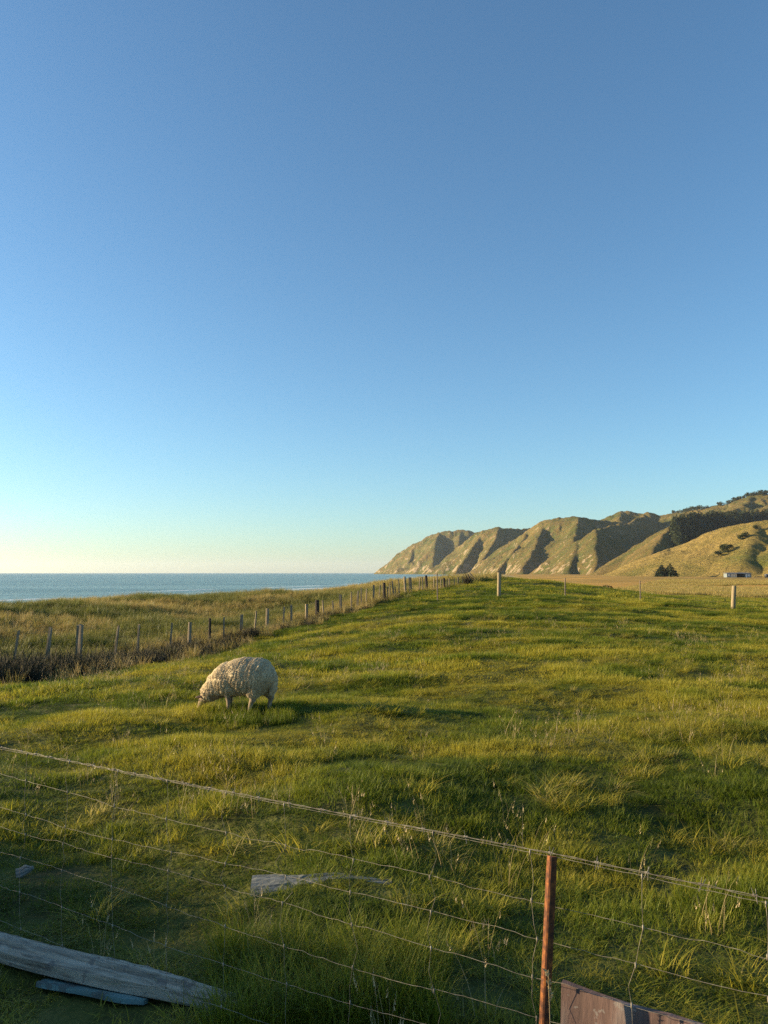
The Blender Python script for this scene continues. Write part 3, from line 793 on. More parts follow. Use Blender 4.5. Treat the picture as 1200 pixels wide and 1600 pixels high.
# post: three-flanged steel
def steel_post(name, base, top, w=0.019, t=0.0045, mat=M_rust, twist=0.5):
    b = MB(); ax = (top - base); L = ax.length; ax.normalize()
    u = Vector((math.cos(twist), math.sin(twist), 0)); u = (u - ax * u.dot(ax)).normalized(); v = ax.cross(u)
    prof = []
    for k in range(3):
        a = k * 2 * math.pi / 3
        d = u * math.cos(a) + v * math.sin(a); n = u * -math.sin(a) + v * math.cos(a)
        prof += [d * w - n * t * .5, d * w + n * t * .5]
        a2 = a + math.pi / 3
        prof.append((u * math.cos(a2) + v * math.sin(a2)) * t * 0.9)
    rows = [base, base.lerp(top, 0.96), top]
    vs = [];
    for i, p in enumerate(rows):
        s = 0.93 if i == 2 else 1
        vs += [p + q * s for q in prof]
    n = len(prof); fs = []
    for i in range(len(rows) - 1):
        for k in range(n): fs.append([i * n + k, i * n + (k + 1) % n, (i + 1) * n + (k + 1) % n, (i + 1) * n + k])
    fs.append([(len(rows) - 1) * n + k for k in range(n)])
    b.add(vs, fs)
    return b.mesh(name, mat)
def rel(me, o=None):
    o = FO if o is None else o
    me.transform(Matrix.Translation(-o)); return me
pt = at(862, 1338, POSTP.y + 0.02); pb = at(850, 1600, POSTP.y - 0.01); pdir = (pb - pt).normalized()
post_base = pt + pdir * 1.25
obj('post', rel(steel_post('post', post_base, pt, 0.0155, 0.005, M_rust, -1.98)), fence, label='rusty orange-brown steel post')
for s_end in (S0, S1):
    p = fl(s_end, 0); g0 = gz(p.x, p.y)
    obj('post', rel(steel_post('post', Vector((p.x, p.y, g0 - 0.2)), Vector((p.x, p.y, TOPZ + 0.02)), 0.021, 0.006)), fence)
# barbed wire
rgb = random.Random(5)
def sag(s):
    return -0.012 * math.sin(math.pi * min(1, max(0, (s - S0) / (s_post - S0)))) if s < s_post else -0.01 * math.sin(math.pi * (s - s_post) / (S1 - s_post))
b = MB(); pitch = 0.17
for ph in (0, math.pi):
    pts = []
    s = S0
    while s <= S1:
        loose = 0.0028 + 0.004 * (0.5 + 0.5 * math.sin(s * 2.1)) * (1 if ph else 0.3)
        a = 2 * math.pi * s / pitch + ph
        pts.append(fl(s, TOPZ + sag(s) + loose * 0.5 * math.sin(a)) + FN * loose * 0.5 * math.cos(a)); s += 0.013
    b.tube(pts, 0.0008, 4, False)
bw = obj('barbed_wire', rel(b.mesh('barbed_wire', M_wire, True)), fence)
s = S0 + 0.05; i = 0
while s < S1:
    p = fl(s, TOPZ + sag(s)); b = MB()
    for k in range(2):
        a = rgb.uniform(0, 6.28); d1 = (FN * math.cos(a) + Vector((0, 0, 1)) * math.sin(a)) * 0.017 + FD * rgb.uniform(-.008, .008)
        b.tube([p - d1 + FD * 0.004 * k, p + d1 + FD * 0.004 * k], [0.0009, 0.0009], 4)
    b.tube([p - FD * 0.006 + FN * .003, p + FD * 0.006 + FN * .003], 0.0034, 6)
    obj('barb', rel(b.mesh('barb', M_wire)), bw)
    s += rgb.uniform(0.10, 0.15)
# netting: line wires with crimps, bent stays
ROWS = [1.010, 0.887, 0.771, 0.678, 0.57, 0.44, 0.28]
def row_z(j, s):
    z = ROWS[j]; w = 0.012 * math.sin(s * 1.3 + j * 2.1) + 0.006 * math.sin(s * 3.1 + j * 1.3)
    return z + w * (0.35 if j == 0 else 1.0) + sag(s) - 0.02 * j / 6 * math.sin(s * .9 + 1)
for j in range(len(ROWS)):
    b = MB(); pts = []; s = S0
    rj = random.Random(50 + j); ph = rj.uniform(0, 6); wob = 0.0
    while s <= S1:
        wob = wob * 0.86 + rj.gauss(0, 0.0022 if j else 0.0008) * (1 if rj.random() < 0.6 else 0)
        cr = wob
        pts.append(fl(s, row_z(j, s) + cr + rj.uniform(-.0007, .0007)) + FN * 0.003); s += 0.028
    b.tube(pts, 0.00072, 4, False)
    obj('line_wire', rel(b.mesh('line_wire', M_wire, True)), fence)
s = S0 + 0.11; rs = random.Random(9)
while s < S1 - .05:
    if abs(s - s_post) > 0.06:
        b = MB(); pts = []; off = 0.0
        for j in range(len(ROWS)):
            z = row_z(j, s)
            pts.append(fl(s + off, z)); b.tube([fl(s + off, z - 0.007), fl(s + off, z + 0.007)], 0.0024, 6)
            if j < len(ROWS) - 1:
                z2 = row_z(j + 1, s); bend = rs.gauss(0, 0.014) if j < 5 else rs.gauss(0, .005)
                off2 = off * 0.6 + rs.gauss(0, 0.011)
                pts.append(fl(s + (off + off2) / 2 + bend, (z * .45 + z2 * .55)) + FN * rs.gauss(0, .006)); off = off2
        b.tube(pts, 0.00075, 4, False)
        obj('stay_wire', rel(b.mesh('stay_wire', M_wire, True)), fence)
    s += rs.uniform(0.265, 0.315)
# dry grass head caught on the post
hb = MB(); hp = at(857, 1540, POSTP.y - 0.03)
for k in range(26):
    a = rgb.uniform(0, 6.28); t = rgb.random(); c = hp + Vector((0.006 * math.sin(t * 5), 0, -0.045 + 0.09 * t))
    d = Vector((math.cos(a), math.sin(a) * .5, 0.7)).normalized() * 0.012
    sd = d.cross(Vector((0, 1, 0))).normalized() * 0.0035
    hb.add([c - sd, c + sd, c + d], [[0, 1, 2]])
hb.tube([hp + Vector((0.004, 0, -0.6)), hp + Vector((0.006, 0, -0.25)), hp + Vector((0, 0, 0.04))], 0.0013, 4)
M_straw, _nt, _b, _o = new_mat('straw'); _b.inputs['Base Color'].default_value = (0.50, 0.36, 0.17, 1); _b.inputs['Roughness'].default_value = 0.8
hm = hb.mesh('grass_stalk', M_straw); hm.transform(Matrix.Translation(-hp))
o = obj('grass_stalk', hm, label='single pale seeding grass stalk standing against the rusty post', cat='grass stalk'); o.location = hp

# ------------------------------------------------------------------ boards lying about
def rough_plank(name, L, w, h, mat, taper=0.0, crown=0.5, seed=0, nseg=28, bend=0.0):
    """a weathered plank along +x with an arched, uneven top, chipped edges and an optional tapering end"""
    rg = random.Random(seed); V = []; Fc = []; prof = 17
    ph = [rg.uniform(0, 6) for _ in range(4)]
    for i in range(nseg + 1):
        t = i / nseg; x = t * L
        k = 1.0 if taper == 0 else 1 - sstep(1 - taper, 1.0, np.array(t)) * 0.72
        k = float(k); wob = 0.06 * w * math.sin(t * 9 + ph[0])
        for j in range(prof):
            a = j / (prof - 1); yy = (a - .5) * w * k
            zz = h * (1 - crown + crown * math.sin(math.pi * a)) * (0.8 + 0.2 * k)
            groove = -0.13 * h * max(0, math.sin(a * 15 + ph[1] + 1.5 * math.sin(t * 4))) ** 6 - 0.25 * h * math.exp(-((a - .55 - .08 * math.sin(t * 6 + ph[2])) / .035) ** 2) * (1 if 0.25 < t < 0.8 else 0)
            n = rg.gauss(0, 0.02 * h)
            V.append((x, yy + wob + rg.gauss(0, .006 * w) + bend * math.sin(t * math.pi), zz + groove + n))
        V.append((x, w * k * .5 + wob, 0)); V.append((x, -w * k * .5 + wob, 0))
    m = prof + 2
    for i in range(nseg):
        for j in range(m):
            a = i * m + j; c = i * m + (j + 1) % m
            Fc.append([a, a + m, c + m, c])
    Fc.append(list(range(m))); Fc.append([nseg * m + j for j in range(m)][::-1])
    me = mesh_from(name, V, Fc, mat)
    return me
def lay(o, A, Bp, sink=0.02, roll=0.0):
    d = Bp - A; zA = gz(A.x, A.y) - sink; zB = gz(Bp.x, Bp.y) - sink
    o.location = (A.x, A.y, zA)
    o.rotation_euler = (roll, -math.atan2(zB - zA, math.hypot(d.x, d.y)), math.atan2(d.y, d.x))
L_ = (PLANK_B - PLANK_A).length
o = obj('fallen_timber', rough_plank('fallen_timber', L_, 0.165, 0.085, M_plank, 0.42, 0.45, 3, 40), label='long bleached grey timber with a tapered end lying in the grass', cat='timber'); lay(o, PLANK_A, PLANK_B, 0.0, -0.12)
L_ = (BLUE_B - BLUE_A).length
o = obj('painted_board', rough_plank('painted_board', L_, 0.095, 0.025, M_blue, 0.15, 0.2, 5, 16), label='narrow board with flaking blue paint beside the fallen timber', cat='board'); lay(o, BLUE_A, BLUE_B, -0.005, -0.3)
L_ = (DRIFT_B - DRIFT_A).length
o = obj('weathered_board', rough_plank('weathered_board', L_, 0.27, 0.05, M_drift, 0.6, 0.35, 8, 30), label='pale blue-grey board half buried in the grass behind the netting', cat='board'); lay(o, DRIFT_A, DRIFT_B, 0.022, 0.26)
p = at_z(40, 1352, 0.03)
o = obj('board_offcut', rough_plank('board_offcut', 0.10, 0.06, 0.02, M_drift, 0.5, 0.2, 12, 8), label='small pale greenish offcut sticking up from dark brush at left', cat='offcut')
o.location = (p.x - .05, p.y, gz(p.x, p.y) + 0.015); o.rotation_euler = (0.8, -0.35, 0.2)
# red board standing behind the netting
ba = at(877, 1536, POSTP.y + 0.075)
bb = MB(); nx = 14; bl_, bh_ = 1.35, 0.82; rg = random.Random(4)
vs = []
for yy in (0, 0.018):
    for i in range(nx + 1):
        top = -0.004 * math.sin(i * 1.3) + rg.gauss(0, .0015)
        vs += [(bl_ * i / nx, yy, -bh_), (bl_ * i / nx, yy, top)]
n2 = 2 * (nx + 1); fs = []
for i in range(nx):
    a = 2 * i
    fs += [[a, a + 2, a + 3, a + 1], [n2 + a, n2 + a + 1, n2 + a + 3, n2 + a + 2], [a + 1, a + 3, n2 + a + 3, n2 + a + 1], [a, n2 + a, n2 + a + 2, a + 2]]
fs += [[0, 1, n2 + 1, n2], [2 * nx, n2 + 2 * nx, n2 + 2 * nx + 1, 2 * nx + 1]]
bb.add(vs, fs)
o = obj('red_board', bb.mesh('red_board', M_red), label='faded red wooden board standing upright behind the netting at the rusty post', cat='board')
o.location = ba; o.rotation_euler = (-0.03, 0.03, math.atan2(FD.y, FD.x))

# ------------------------------------------------------------------ old post-and-batten fence on the left
def on_fence(px):
    u = (px - 600) / FPX                          # the plane of the fence: x = fence_x(y)
    d = ray(px, 920); k = d.x / d.y
    Y = (-8.45 - 0.4057 * 19.5) / (k - 0.4057)
    return Y
OLD = [  # photo x of the top, photo y of the top, photo x of the foot, kind
    (29.5, 985, 21, 'b'), (79, 980.5, 75, 'p'), (121.7, 977.5, 121, 'b'), (126.4, 976, 128, 'p'), (185, 977.5, 180, 'b'), (217, 976, 217, 'b'), (269, 973, 266, 'b'), (297, 972, 297, 't'),
    (328, 966, 329, 'd'), (350, 964.5, 351, 'b'), (378, 959.5, 377, 'p'), (400.5, 955, 398, 'b'), (418, 950.5, 418, 't'), (444, 948, 443, 'b'), (455, 945.5, 456, 'p'), (479, 944, 479.5, 'p'), (495.5, 937.5, 496, 'D'),
    (504, 938, 507, 'b'), (519.5, 939, 522, 'b'), (532, 929.5, 533, 'p'), (549, 925, 549, 'b'), (559.5, 923, 558, 'p'), (564.3, 918.4, 565, 'b'), (573, 920, 572, 'b'), (584, 914, 583.5, 'p'), (594, 914.4, 592, 'b'),
    (600, 910.4, 601, 'D'), (606, 917, 604.5, 'b'), (609.3, 909, 609, 'b'), (612.7, 908, 616, 'p'), (617, 917, 619.5, 'b'), (623, 905, 624, 'b'), (632, 901, 634, 't'), (639, 902, 640, 'b'), (641.3, 902, 643.5, 'p'),
    (656, 902.7, 655.5, 'b'), (660, 901, 660.5, 'b'), (665.6, 899, 667.3, 'D'), (678, 903, 678, 'b'), (689, 904.5, 689, 'b'), (693.8, 903.2, 695, 'D'), (698.5, 905, 698.5, 'b'), (702, 904, 702.5, 'b'), (710, 904, 710, 'b'), (715.7, 901.7, 716, 'p'),
    (723, 900.5, 723, 'b'), (731, 897, 731, 'p'), (734, 895.5, 735, 'p'), (747, 902, 747, 'b'), (756, 904.6, 756, 'b')]
Y0 = on_fence(75)
old = empty('old_fence', (fence_x(Y0), Y0, gz(fence_x(Y0), Y0)), label='long uneven fence of leaning weathered posts and battens running up the rise at left', cat='fence')
OO = old.location.copy(); tops = []
rp = random.Random(31)
for (tx, ty, bx, kd) in OLD:
    Y = on_fence(bx) if bx < 725 else on_fence(725) + (bx - 725) * 0.35
    Xb = fence_x(Y); gb = gz(Xb, Y)
    T = at(tx, ty, Y + rp.uniform(-.06, .06)); Bp = Vector((Xb, Y, gb - 0.15))
    r = {'b': 0.031, 'p': 0.050, 't': 0.066, 'd': 0.045, 'D': 0.082}[kd] * rp.uniform(0.9, 1.15)
    mat = M_darkpost if kd in 'dD' else M_post
    b = MB(); ax = (T - Bp)
    if kd in 'bp':            # split batten: four uneven corners, sloping cut top
        tw = rp.uniform(-.5, .5); vs = []
        for i, q in enumerate((0, 0.5, 1.0)):
            c = Bp + ax * q
            for k in range(4):
                a = tw + math.pi / 4 + k * math.pi / 2
                vs.append(c + Vector((math.cos(a) * r * 1.2, math.sin(a) * r * 0.8, 0)) * rp.uniform(0.82, 1.1) + Vector((0, 0, rp.uniform(-.02, .02) if i == 2 else 0)))
        fs = [[i * 4 + k, i * 4 + (k + 1) % 4, i * 4 + 4 + (k + 1) % 4, i * 4 + 4 + k] for i in range(2) for k in range(4)] + [[8, 9, 10, 11]]
        b.add(vs, fs)
    else:
        b.tube([Bp, Bp + ax * .4, Bp + ax * .8, T], [r, r * rp.uniform(.95, 1.05), r * .97, r * .9], 8)
    me = b.mesh('post', mat); me.transform(Matrix.Translation(-OO)); obj('post', me, old)
    tops.append((Bp + Vector((0, 0, 0.15)), T))
for q in (0.28, 0.5, 0.72, 0.92):
    b = MB(); b.tube([a.lerp(t, q) + Vector((-.035, -.02, 0)) for a, t in tops], 0.0022, 4, False)
    me = b.mesh('line_wire', M_dullsteel); me.transform(Matrix.Translation(-OO)); obj('line_wire', me, old)

# ------------------------------------------------------------------ cross fence over the rise
CROSS = [(683, 896, 683.8, 37.5, 's'), (780, 894.5, 779.5, 38.0, 'r'), (883, 903, 883, 39.0, 's'), (1000, 907, 1000.5, 41.0, 's'), (1147, 915, 1144.5, 36.0, 'r'), (1290, 925, 1290, 33.0, 's')]
c0 = at(780, 930, 38.0)
cross = empty('cross_fence', (c0.x, c0.y, gz(c0.x, c0.y)), label='thin wire fence over the grassy rise with two round wooden posts and steel stakes between', cat='fence')
CO = cross.location.copy(); ct = []
for (tx, ty, bx, Y, kd) in CROSS:
    T = at(tx, ty, Y); Bq = at(bx, 935, Y); Bq.z = gz(Bq.x, Y) - 0.15
    if kd == 's':
        me = steel_post('post', Bq, T, 0.028, 0.012, M_dullsteel, 0.3)
        me.transform(Matrix.Translation(-CO)); obj('post', me, cross)
    else:
        b = MB(); r = 0.092 if tx < 900 else 0.10; pts = [Bq.lerp(T, q) for q in (0, .3, .6, .9, .985, 1)]
        b.tube(pts, [r, r * 1.02, r * .97, r * .98, r * .95, r * .8], 14)
        me = b.mesh('post', M_round, True); me.transform(Matrix.Translation(-CO)); po = obj('post', me, cross)
        # weathering split: a staple line and a chipped notch on the top
        b = MB(); b.box(tuple(T - CO + Vector((-r * .75, -.02, -0.01))), tuple(T - CO + Vector((-r * .1, .05, 0.05))))
        if tx < 900: obj('notched_top', b.mesh('notched_top', M_darkpost), po)
    ct.append((Bq, T))
for q in (0.35, 0.5, 0.64, 0.78, 0.93):
    b = MB(); b.tube([a.lerp(t, q) for a, t in ct], 0.0025, 4, False)
    me = b.mesh('line_wire', M_dullsteel); me.transform(Matrix.Translation(-CO)); obj('line_wire', me, cross)
# a lone stump of a post farther on
sp = at(1132.5, 931, 62.0); sz = gz(sp.x, sp.y)
b = MB(); b.tube([(0, 0, -0.1), (0, 0, 0.45), (0.02, 0, 0.62)], [0.075, 0.07, 0.055], 8)
o = obj('post_stump', b.mesh('post_stump', M_darkpost), label='tiny dark post stub in the green strip beyond the pale round post', cat='post'); o.location = (sp.x, sp.y, sz)

# ------------------------------------------------------------------ sheep
def unit_ball(seg, rings):
    V = [(0, 0, 1)]; Fc = []
    for j in range(1, rings):
        for k in range(seg):
            V.append((math.sin(math.pi * j / rings) * math.cos(2 * math.pi * k / seg), math.sin(math.pi * j / rings) * math.sin(2 * math.pi * k / seg), math.cos(math.pi * j / rings)))
    V.append((0, 0, -1)); n = len(V) - 1
    for k in range(seg):
        Fc.append([0, 1 + k, 1 + (k + 1) % seg]); Fc.append([n, n - seg + (k + 1) % seg, n - seg + k])
    for j in range(rings - 2):
        for k in range(seg):
            a = 1 + j * seg + k; c = 1 + j * seg + (k + 1) % seg
            Fc.append([a, a + seg, c + seg, c])
    return V, Fc
BALLS = {}
def ell(m, c, r, seg=20, rings=12):
    if (seg, rings) not in BALLS: BALLS[seg, rings] = unit_ball(seg, rings)
    V, Fc = BALLS[seg, rings]
    m.add([(c[0] + v[0] * r[0], c[1] + v[1] * r[1], c[2] + v[2] * r[2]) for v in V], Fc)
def capsule(bm, pts, rad):
    for (a, ra), (b2, rb) in zip(zip(pts[:-1], rad[:-1]), zip(pts[1:], rad[1:])):
        a, b2 = Vector(a), Vector(b2); n = max(2, int((b2 - a).length / (min(ra, rb) * 0.45)))
        for i in range(n + 1):
            t = i / n; ell(bm, a.lerp(b2, t), (ra + (rb - ra) * t,) * 3, 10, 8)
bm = MB()
ell(bm, (0.14, 0, 0.51), (0.37, 0.235, 0.255), 28, 18)
ell(bm, (0.27, 0, 0.515), (0.215, 0.225, 0.25), 24, 16)
ell(bm, (-0.10, 0, 0.455), (0.27, 0.215, 0.235), 24, 16)
ell(bm, (-0.27, -0.005, 0.375), (0.175, 0.155, 0.185), 20, 14)
capsule(bm, [(-0.27, -0.01, 0.36), (-0.40, -0.02, 0.265), (-0.455, -0.025, 0.215)], [0.165, 0.125, 0.085])
# head: skull, cheeks, tapering muzzle
capsule(bm, [(-0.455, -0.03, 0.225), (-0.495, -0.035, 0.165), (-0.525, -0.038, 0.105), (-0.535, -0.040, 0.075)], [0.072, 0.060, 0.044, 0.036])
ell(bm, (-0.505, -0.037, 0.180), (0.045, 0.052, 0.05), 12, 8)
# legs: fore pair, hind pair with hocks
capsule(bm, [(-0.10, -0.10, 0.36), (-0.095, -0.105, 0.21), (-0.085, -0.105, 0.19), (-0.085, -0.105, 0.05), (-0.095, -0.105, 0.0)], [0.062, 0.034, 0.033, 0.022, 0.028])
capsule(bm, [(-0.13, 0.10, 0.36), (-0.16, 0.10, 0.21), (-0.165, 0.10, 0.19), (-0.175, 0.10, 0.05), (-0.185, 0.10, 0.0)], [0.062, 0.034, 0.033, 0.022, 0.028])
capsule(bm, [(0.30, -0.095, 0.42), (0.26, -0.105, 0.30), (0.27, -0.115, 0.215), (0.245, -0.115, 0.19), (0.215, -0.115, 0.05), (0.195, -0.115, 0.0)], [0.115, 0.072, 0.040, 0.033, 0.023, 0.029])
capsule(bm, [(0.36, 0.12, 0.42), (0.35, 0.12, 0.30), (0.415, 0.118, 0.215), (0.405, 0.115, 0.19), (0.385, 0.115, 0.05), (0.37, 0.115, 0.0)], [0.115, 0.072, 0.040, 0.033, 0.023, 0.029])
# tail
capsule(bm, [(0.475, 0, 0.56), (0.50, 0.0, 0.47), (0.495, 0.0, 0.36), (0.48, 0, 0.29)], [0.045, 0.045, 0.035, 0.022])
tm = bm.mesh('body_union', None)
to = bpy.data.objects.new('body_union', tm); C.objects.link(to)
rmod = to.modifiers.new('r', 'REMESH'); rmod.mode = 'VOXEL'; rmod.voxel_size = 0.0085
smod = to.modifiers.new('s', 'SMOOTH'); smod.factor = 0.6; smod.iterations = 7
bpy.context.view_layer.update()
body_me = bpy.data.meshes.new_from_object(to.evaluated_get(bpy.context.evaluated_depsgraph_get()))
bpy.data.objects.remove(to); bpy.data.meshes.remove(tm)
body_me.name = 'body'
nv = len(body_me.vertices)
co = np.empty(nv * 3, np.float32); body_me.vertices.foreach_get('co', co); co = co.reshape(-1, 3).astype(float)
no = np.empty(nv * 3, np.float32); body_me.vertices.foreach_get('normal', no); no = no.reshape(-1, 3).astype(float)
wool = sstep(0.215, 0.275, co[:, 2] + 0.02 * no[:, 2])
wool = np.where(co[:, 0] < -0.42, wool * sstep(-0.485, -0.45, co[:, 0] + 0.3 * (co[:, 2] - 0.20)), wool)
wool = np.where((co[:, 0] < -0.36) & (co[:, 2] < 0.30), np.maximum(wool, sstep(-0.465, -0.43, co[:, 0]) * sstep(0.13, 0.2, co[:, 2])), wool)
ss = co[:, 0] * 0.9 - co[:, 2] * 0.15 + 0.03 * fbm(co[:, 0] * 9, co[:, 2] * 9, 301, 2)
furrow = np.abs(2 * vnoise(ss / 0.020, co[:, 2] / 0.12 + co[:, 1] / 0.3, 302) - 1) ** 0.7
lump = fbm(co[:, 0] / 0.022 + co[:, 1] / .03, co[:, 2] / 0.026 + co[:, 1] / 0.04, 303, 2)
disp = wool * (0.019 * (furrow - 0.45) + 0.007 * (lump - 0.5) + 0.012)
co2 = co + no * disp[:, None]
body_me.vertices.foreach_set('co', co2.astype(np.float32).ravel())
body_me.polygons.foreach_set('use_smooth', np.ones(len(body_me.polygons), bool))
attr_float(body_me, 'wool', wool); body_me.update()
def sheep_mat():
    m, nt, b, out = new_mat('fleece')
    w = N(nt, 'ShaderNodeAttribute', attribute_name='wool').outputs['Fac']
    co_ = objco(nt)
    n1 = noise(nt, co_, 60, 5, 0.7); n2 = noise(nt, co_, 6, 4)
    wc = ramp(nt, n2, [(0.3, (0.42, 0.325, 0.195)), (0.55, (0.57, 0.455, 0.28)), (0.75, (0.66, 0.55, 0.365))])
    wc = mixc(nt, mathn(nt, 'MULTIPLY', n1, 0.5), wc, (0.32, 0.25, 0.16))
    skin = ramp(nt, n2, [(0.3, (0.20, 0.145, 0.095)), (0.7, (0.31, 0.24, 0.17))])
    c = mixc(nt, w, skin, wc)
    nt.links.new(c, b.inputs['Base Color']); b.inputs['Roughness'].default_value = 0.95
    b.inputs['Specular IOR Level'].default_value = 0.1
    b.inputs['Sheen Weight'].default_value = 0.15
    bump(nt, b, n1, 0.7, 0.006)
    return m
M_fleece = sheep_mat()
body_me.materials.clear(); body_me.materials.append(M_fleece)
sheep = empty('sheep', (SP.x, SP.y, gz(SP.x, SP.y) - 0.02), R(-17), label='woolly cream sheep grazing with its head down on the green pasture', cat='sheep')
sheep.scale = (1.0, 1.0, 0.93)
obj('body', body_me, sheep)
# locks of wool
cand = np.where(wool > 0.7)[0]; pick = RNG.choice(cand, 14000); b = MB(); lv = []
for i in pick:
    p = Vector(co2[i]); n = Vector(no[i])
    dn = Vector((RNG.normal(0, .25), RNG.normal(0, .2), -1.0)); dn = (dn - n * dn.dot(n));
    dn = (dn.normalized() if dn.length > .05 else n.orthogonal()) * 0.9 + n * RNG.uniform(0.15, 0.5)
    L = RNG.uniform(0.010, 0.020); wv = dn.cross(n); wv = wv.normalized() * RNG.uniform(0.002, 0.004) if wv.length > .01 else Vector((.005, 0, 0))
    t = dn.normalized(); q = p - n * 0.004
    mid = q + t * L * .55 + n * 0.004
    b.add([q - wv, q + wv, mid + wv * .9, mid - wv * .9, q + t * L, q + n * 0.006, mid + n * .006], [[0, 5, 6, 3], [5, 1, 2, 6], [3, 6, 4], [6, 2, 4]])
fm = b.mesh('fleece_locks', M_fleece, True); attr_float(fm, 'wool', np.ones(len(fm.vertices)))
obj('fleece', fm, sheep)
# ears, eyes, hooves, nose
M_skin, _nt, _b, _o = new_mat('pink_skin'); _b.inputs['Base Color'].default_value = (0.42, 0.27, 0.20, 1); _b.inputs['Roughness'].default_value = 0.7
M_hoof, _nt, _b, _o = new_mat('dark_hoof'); _b.inputs['Base Color'].default_value = (0.05, 0.04, 0.03, 1); _b.inputs['Roughness'].default_value = 0.6
for sgn in (-1, 1):
    b = MB(); vs = []; base = Vector((-0.485, -0.033 + sgn * 0.052, 0.215)); d = Vector((-0.55, sgn * 0.75, 0.12)).normalized(); up = Vector((0.3, 0, 1)).normalized(); th = d.cross(up).normalized()
    for i, (t, w) in enumerate(((0, .012), (.25, .021), (.55, .024), (.85, .013), (1, .003))):
        c = base + d * 0.092 * t - Vector((0, 0, 0.012 * t * t))
        vs += [c + up * w, c + th * .005, c - up * w, c - th * .004]
    fs = [[i * 4 + k, i * 4 + (k + 1) % 4, i * 4 + 4 + (k + 1) % 4, i * 4 + 4 + k] for i in range(4) for k in range(4)] + [[16, 17, 18, 19], [3, 2, 1, 0]]
    b.add(vs, fs); obj('ear', b.mesh('ear', M_skin, True), sheep)
    bm = MB(); ell(bm, (-0.532, -0.037 + sgn * 0.045, 0.168), (0.009, 0.006, 0.010), 10, 8); obj('eye', bm.mesh('eye', M_hoof, True), sheep)
for (hx, hy) in ((-0.095, -0.105), (-0.185, 0.10), (0.195, -0.115), (0.37, 0.115)):
    b = MB()
    for sgn in (-1, 1): b.tube([(hx - .012, hy + sgn * .014, -.028), (hx - .006, hy + sgn * .013, 0.0), (hx, hy + sgn * .009, 0.022)], [.019, .017, .013], 8)
    obj('hoof', b.mesh('hoof', M_hoof, True), sheep)
b = MB(); b.tube([(-0.562, -0.041, 0.068), (-0.566, -0.041, 0.055), (-0.553, -0.041, 0.045)], [.014, .016, .010], 8); obj('nose', b.mesh('nose', M_skin, True), sheep)

# ------------------------------------------------------------------ trees and shrubs
def leaf_mat(name, a, c, e):
    m, nt, b, out = new_mat(name)
    n1 = noise(nt, pos(nt), 0.6, 4, 0.6); i = N(nt, 'ShaderNodeObjectInfo').outputs['Random']
    col = ramp(nt, mathn(nt, 'ADD', mathn(nt, 'MULTIPLY', n1, .7), mathn(nt, 'MULTIPLY', i, .3)), [(0.3, a), (0.5, c), (0.7, e)])
    nt.links.new(col, b.inputs['Base Color']); b.inputs['Roughness'].default_value = 0.8; b.inputs['Specular IOR Level'].default_value = 0.2
    return m
M_pine = leaf_mat('pine_needles', (0.022, 0.034, 0.014), (0.042, 0.056, 0.022), (0.075, 0.080, 0.034))
M_bush = leaf_mat('shrub_leaves', (0.022, 0.032, 0.012), (0.042, 0.055, 0.018), (0.07, 0.08, 0.026))
M_bark, _nt, _b, _o = new_mat('bark'); _b.inputs['Base Color'].default_value = (0.07, 0.055, 0.042, 1); _b.inputs['Roughness'].default_value = 0.9
def crown_mesh(name, mat, kind, n, seed, leaf=0.09):
    """unit-height crown of small leaf sprays"""
    rg = random.Random(seed); V = []; Fc = []
    lob = [(rg.uniform(-.25, .25), rg.uniform(-.25, .25), rg.uniform(.35, .8), rg.uniform(.16, .30)) for _ in range(9)]
    for i in range(n):
        if kind == 'cone':
            t = rg.random() ** 1.3; z = 0.10 + 0.88 * t; tier = 0.75 + 0.25 * math.sin(z * 42 + seed)
            rmax = 0.27 * (1 - t ** 2.2) * tier + 0.015; a = rg.uniform(0, 6.283); q = rmax * math.sqrt(rg.uniform(.35, 1))
            q *= 0.75 + 0.5 * vnoise(np.array([a * 1.3]), np.array([z * 7.0 + seed]), 9)[0]; lead = rg.choice(((0, 0, 1), (0, 0, 1), (.13, .05, .82), (-.11, .09, .74), (.02, -.14, .66))) if n > 500 else (0, 0, 1)
            c = Vector((q * math.cos(a) + lead[0], q * math.sin(a) + lead[1], (z + rg.gauss(0, .02)) * lead[2])); out = Vector((math.cos(a), math.sin(a), -0.25))
            s = leaf * (0.5 + 0.7 * (1 - t))
        else:
            lx, ly, lz, lr = rg.choice(lob); d = Vector((rg.gauss(0, 1), rg.gauss(0, 1), rg.gauss(0, 1))).normalized()
            c = Vector((lx, ly, lz)) + d * lr * rg.uniform(.75, 1.05); c.z = max(0.06, c.z); out = d; s = leaf * rg.uniform(.5, 1.1)
        u = out.cross(Vector((rg.gauss(0, .5), rg.gauss(0, .5), 1))).normalized() * s * .5; v = (out + Vector((rg.gauss(0, .4), rg.gauss(0, .4), rg.gauss(0, .4)))).normalized() * s
        o = len(V); V += [c - u, c + u, c + u * .5 + v, c - u * .4 + v * .9]; Fc.append([o, o + 1, o + 2, o + 3])
    return mesh_from(name, V, Fc, mat)
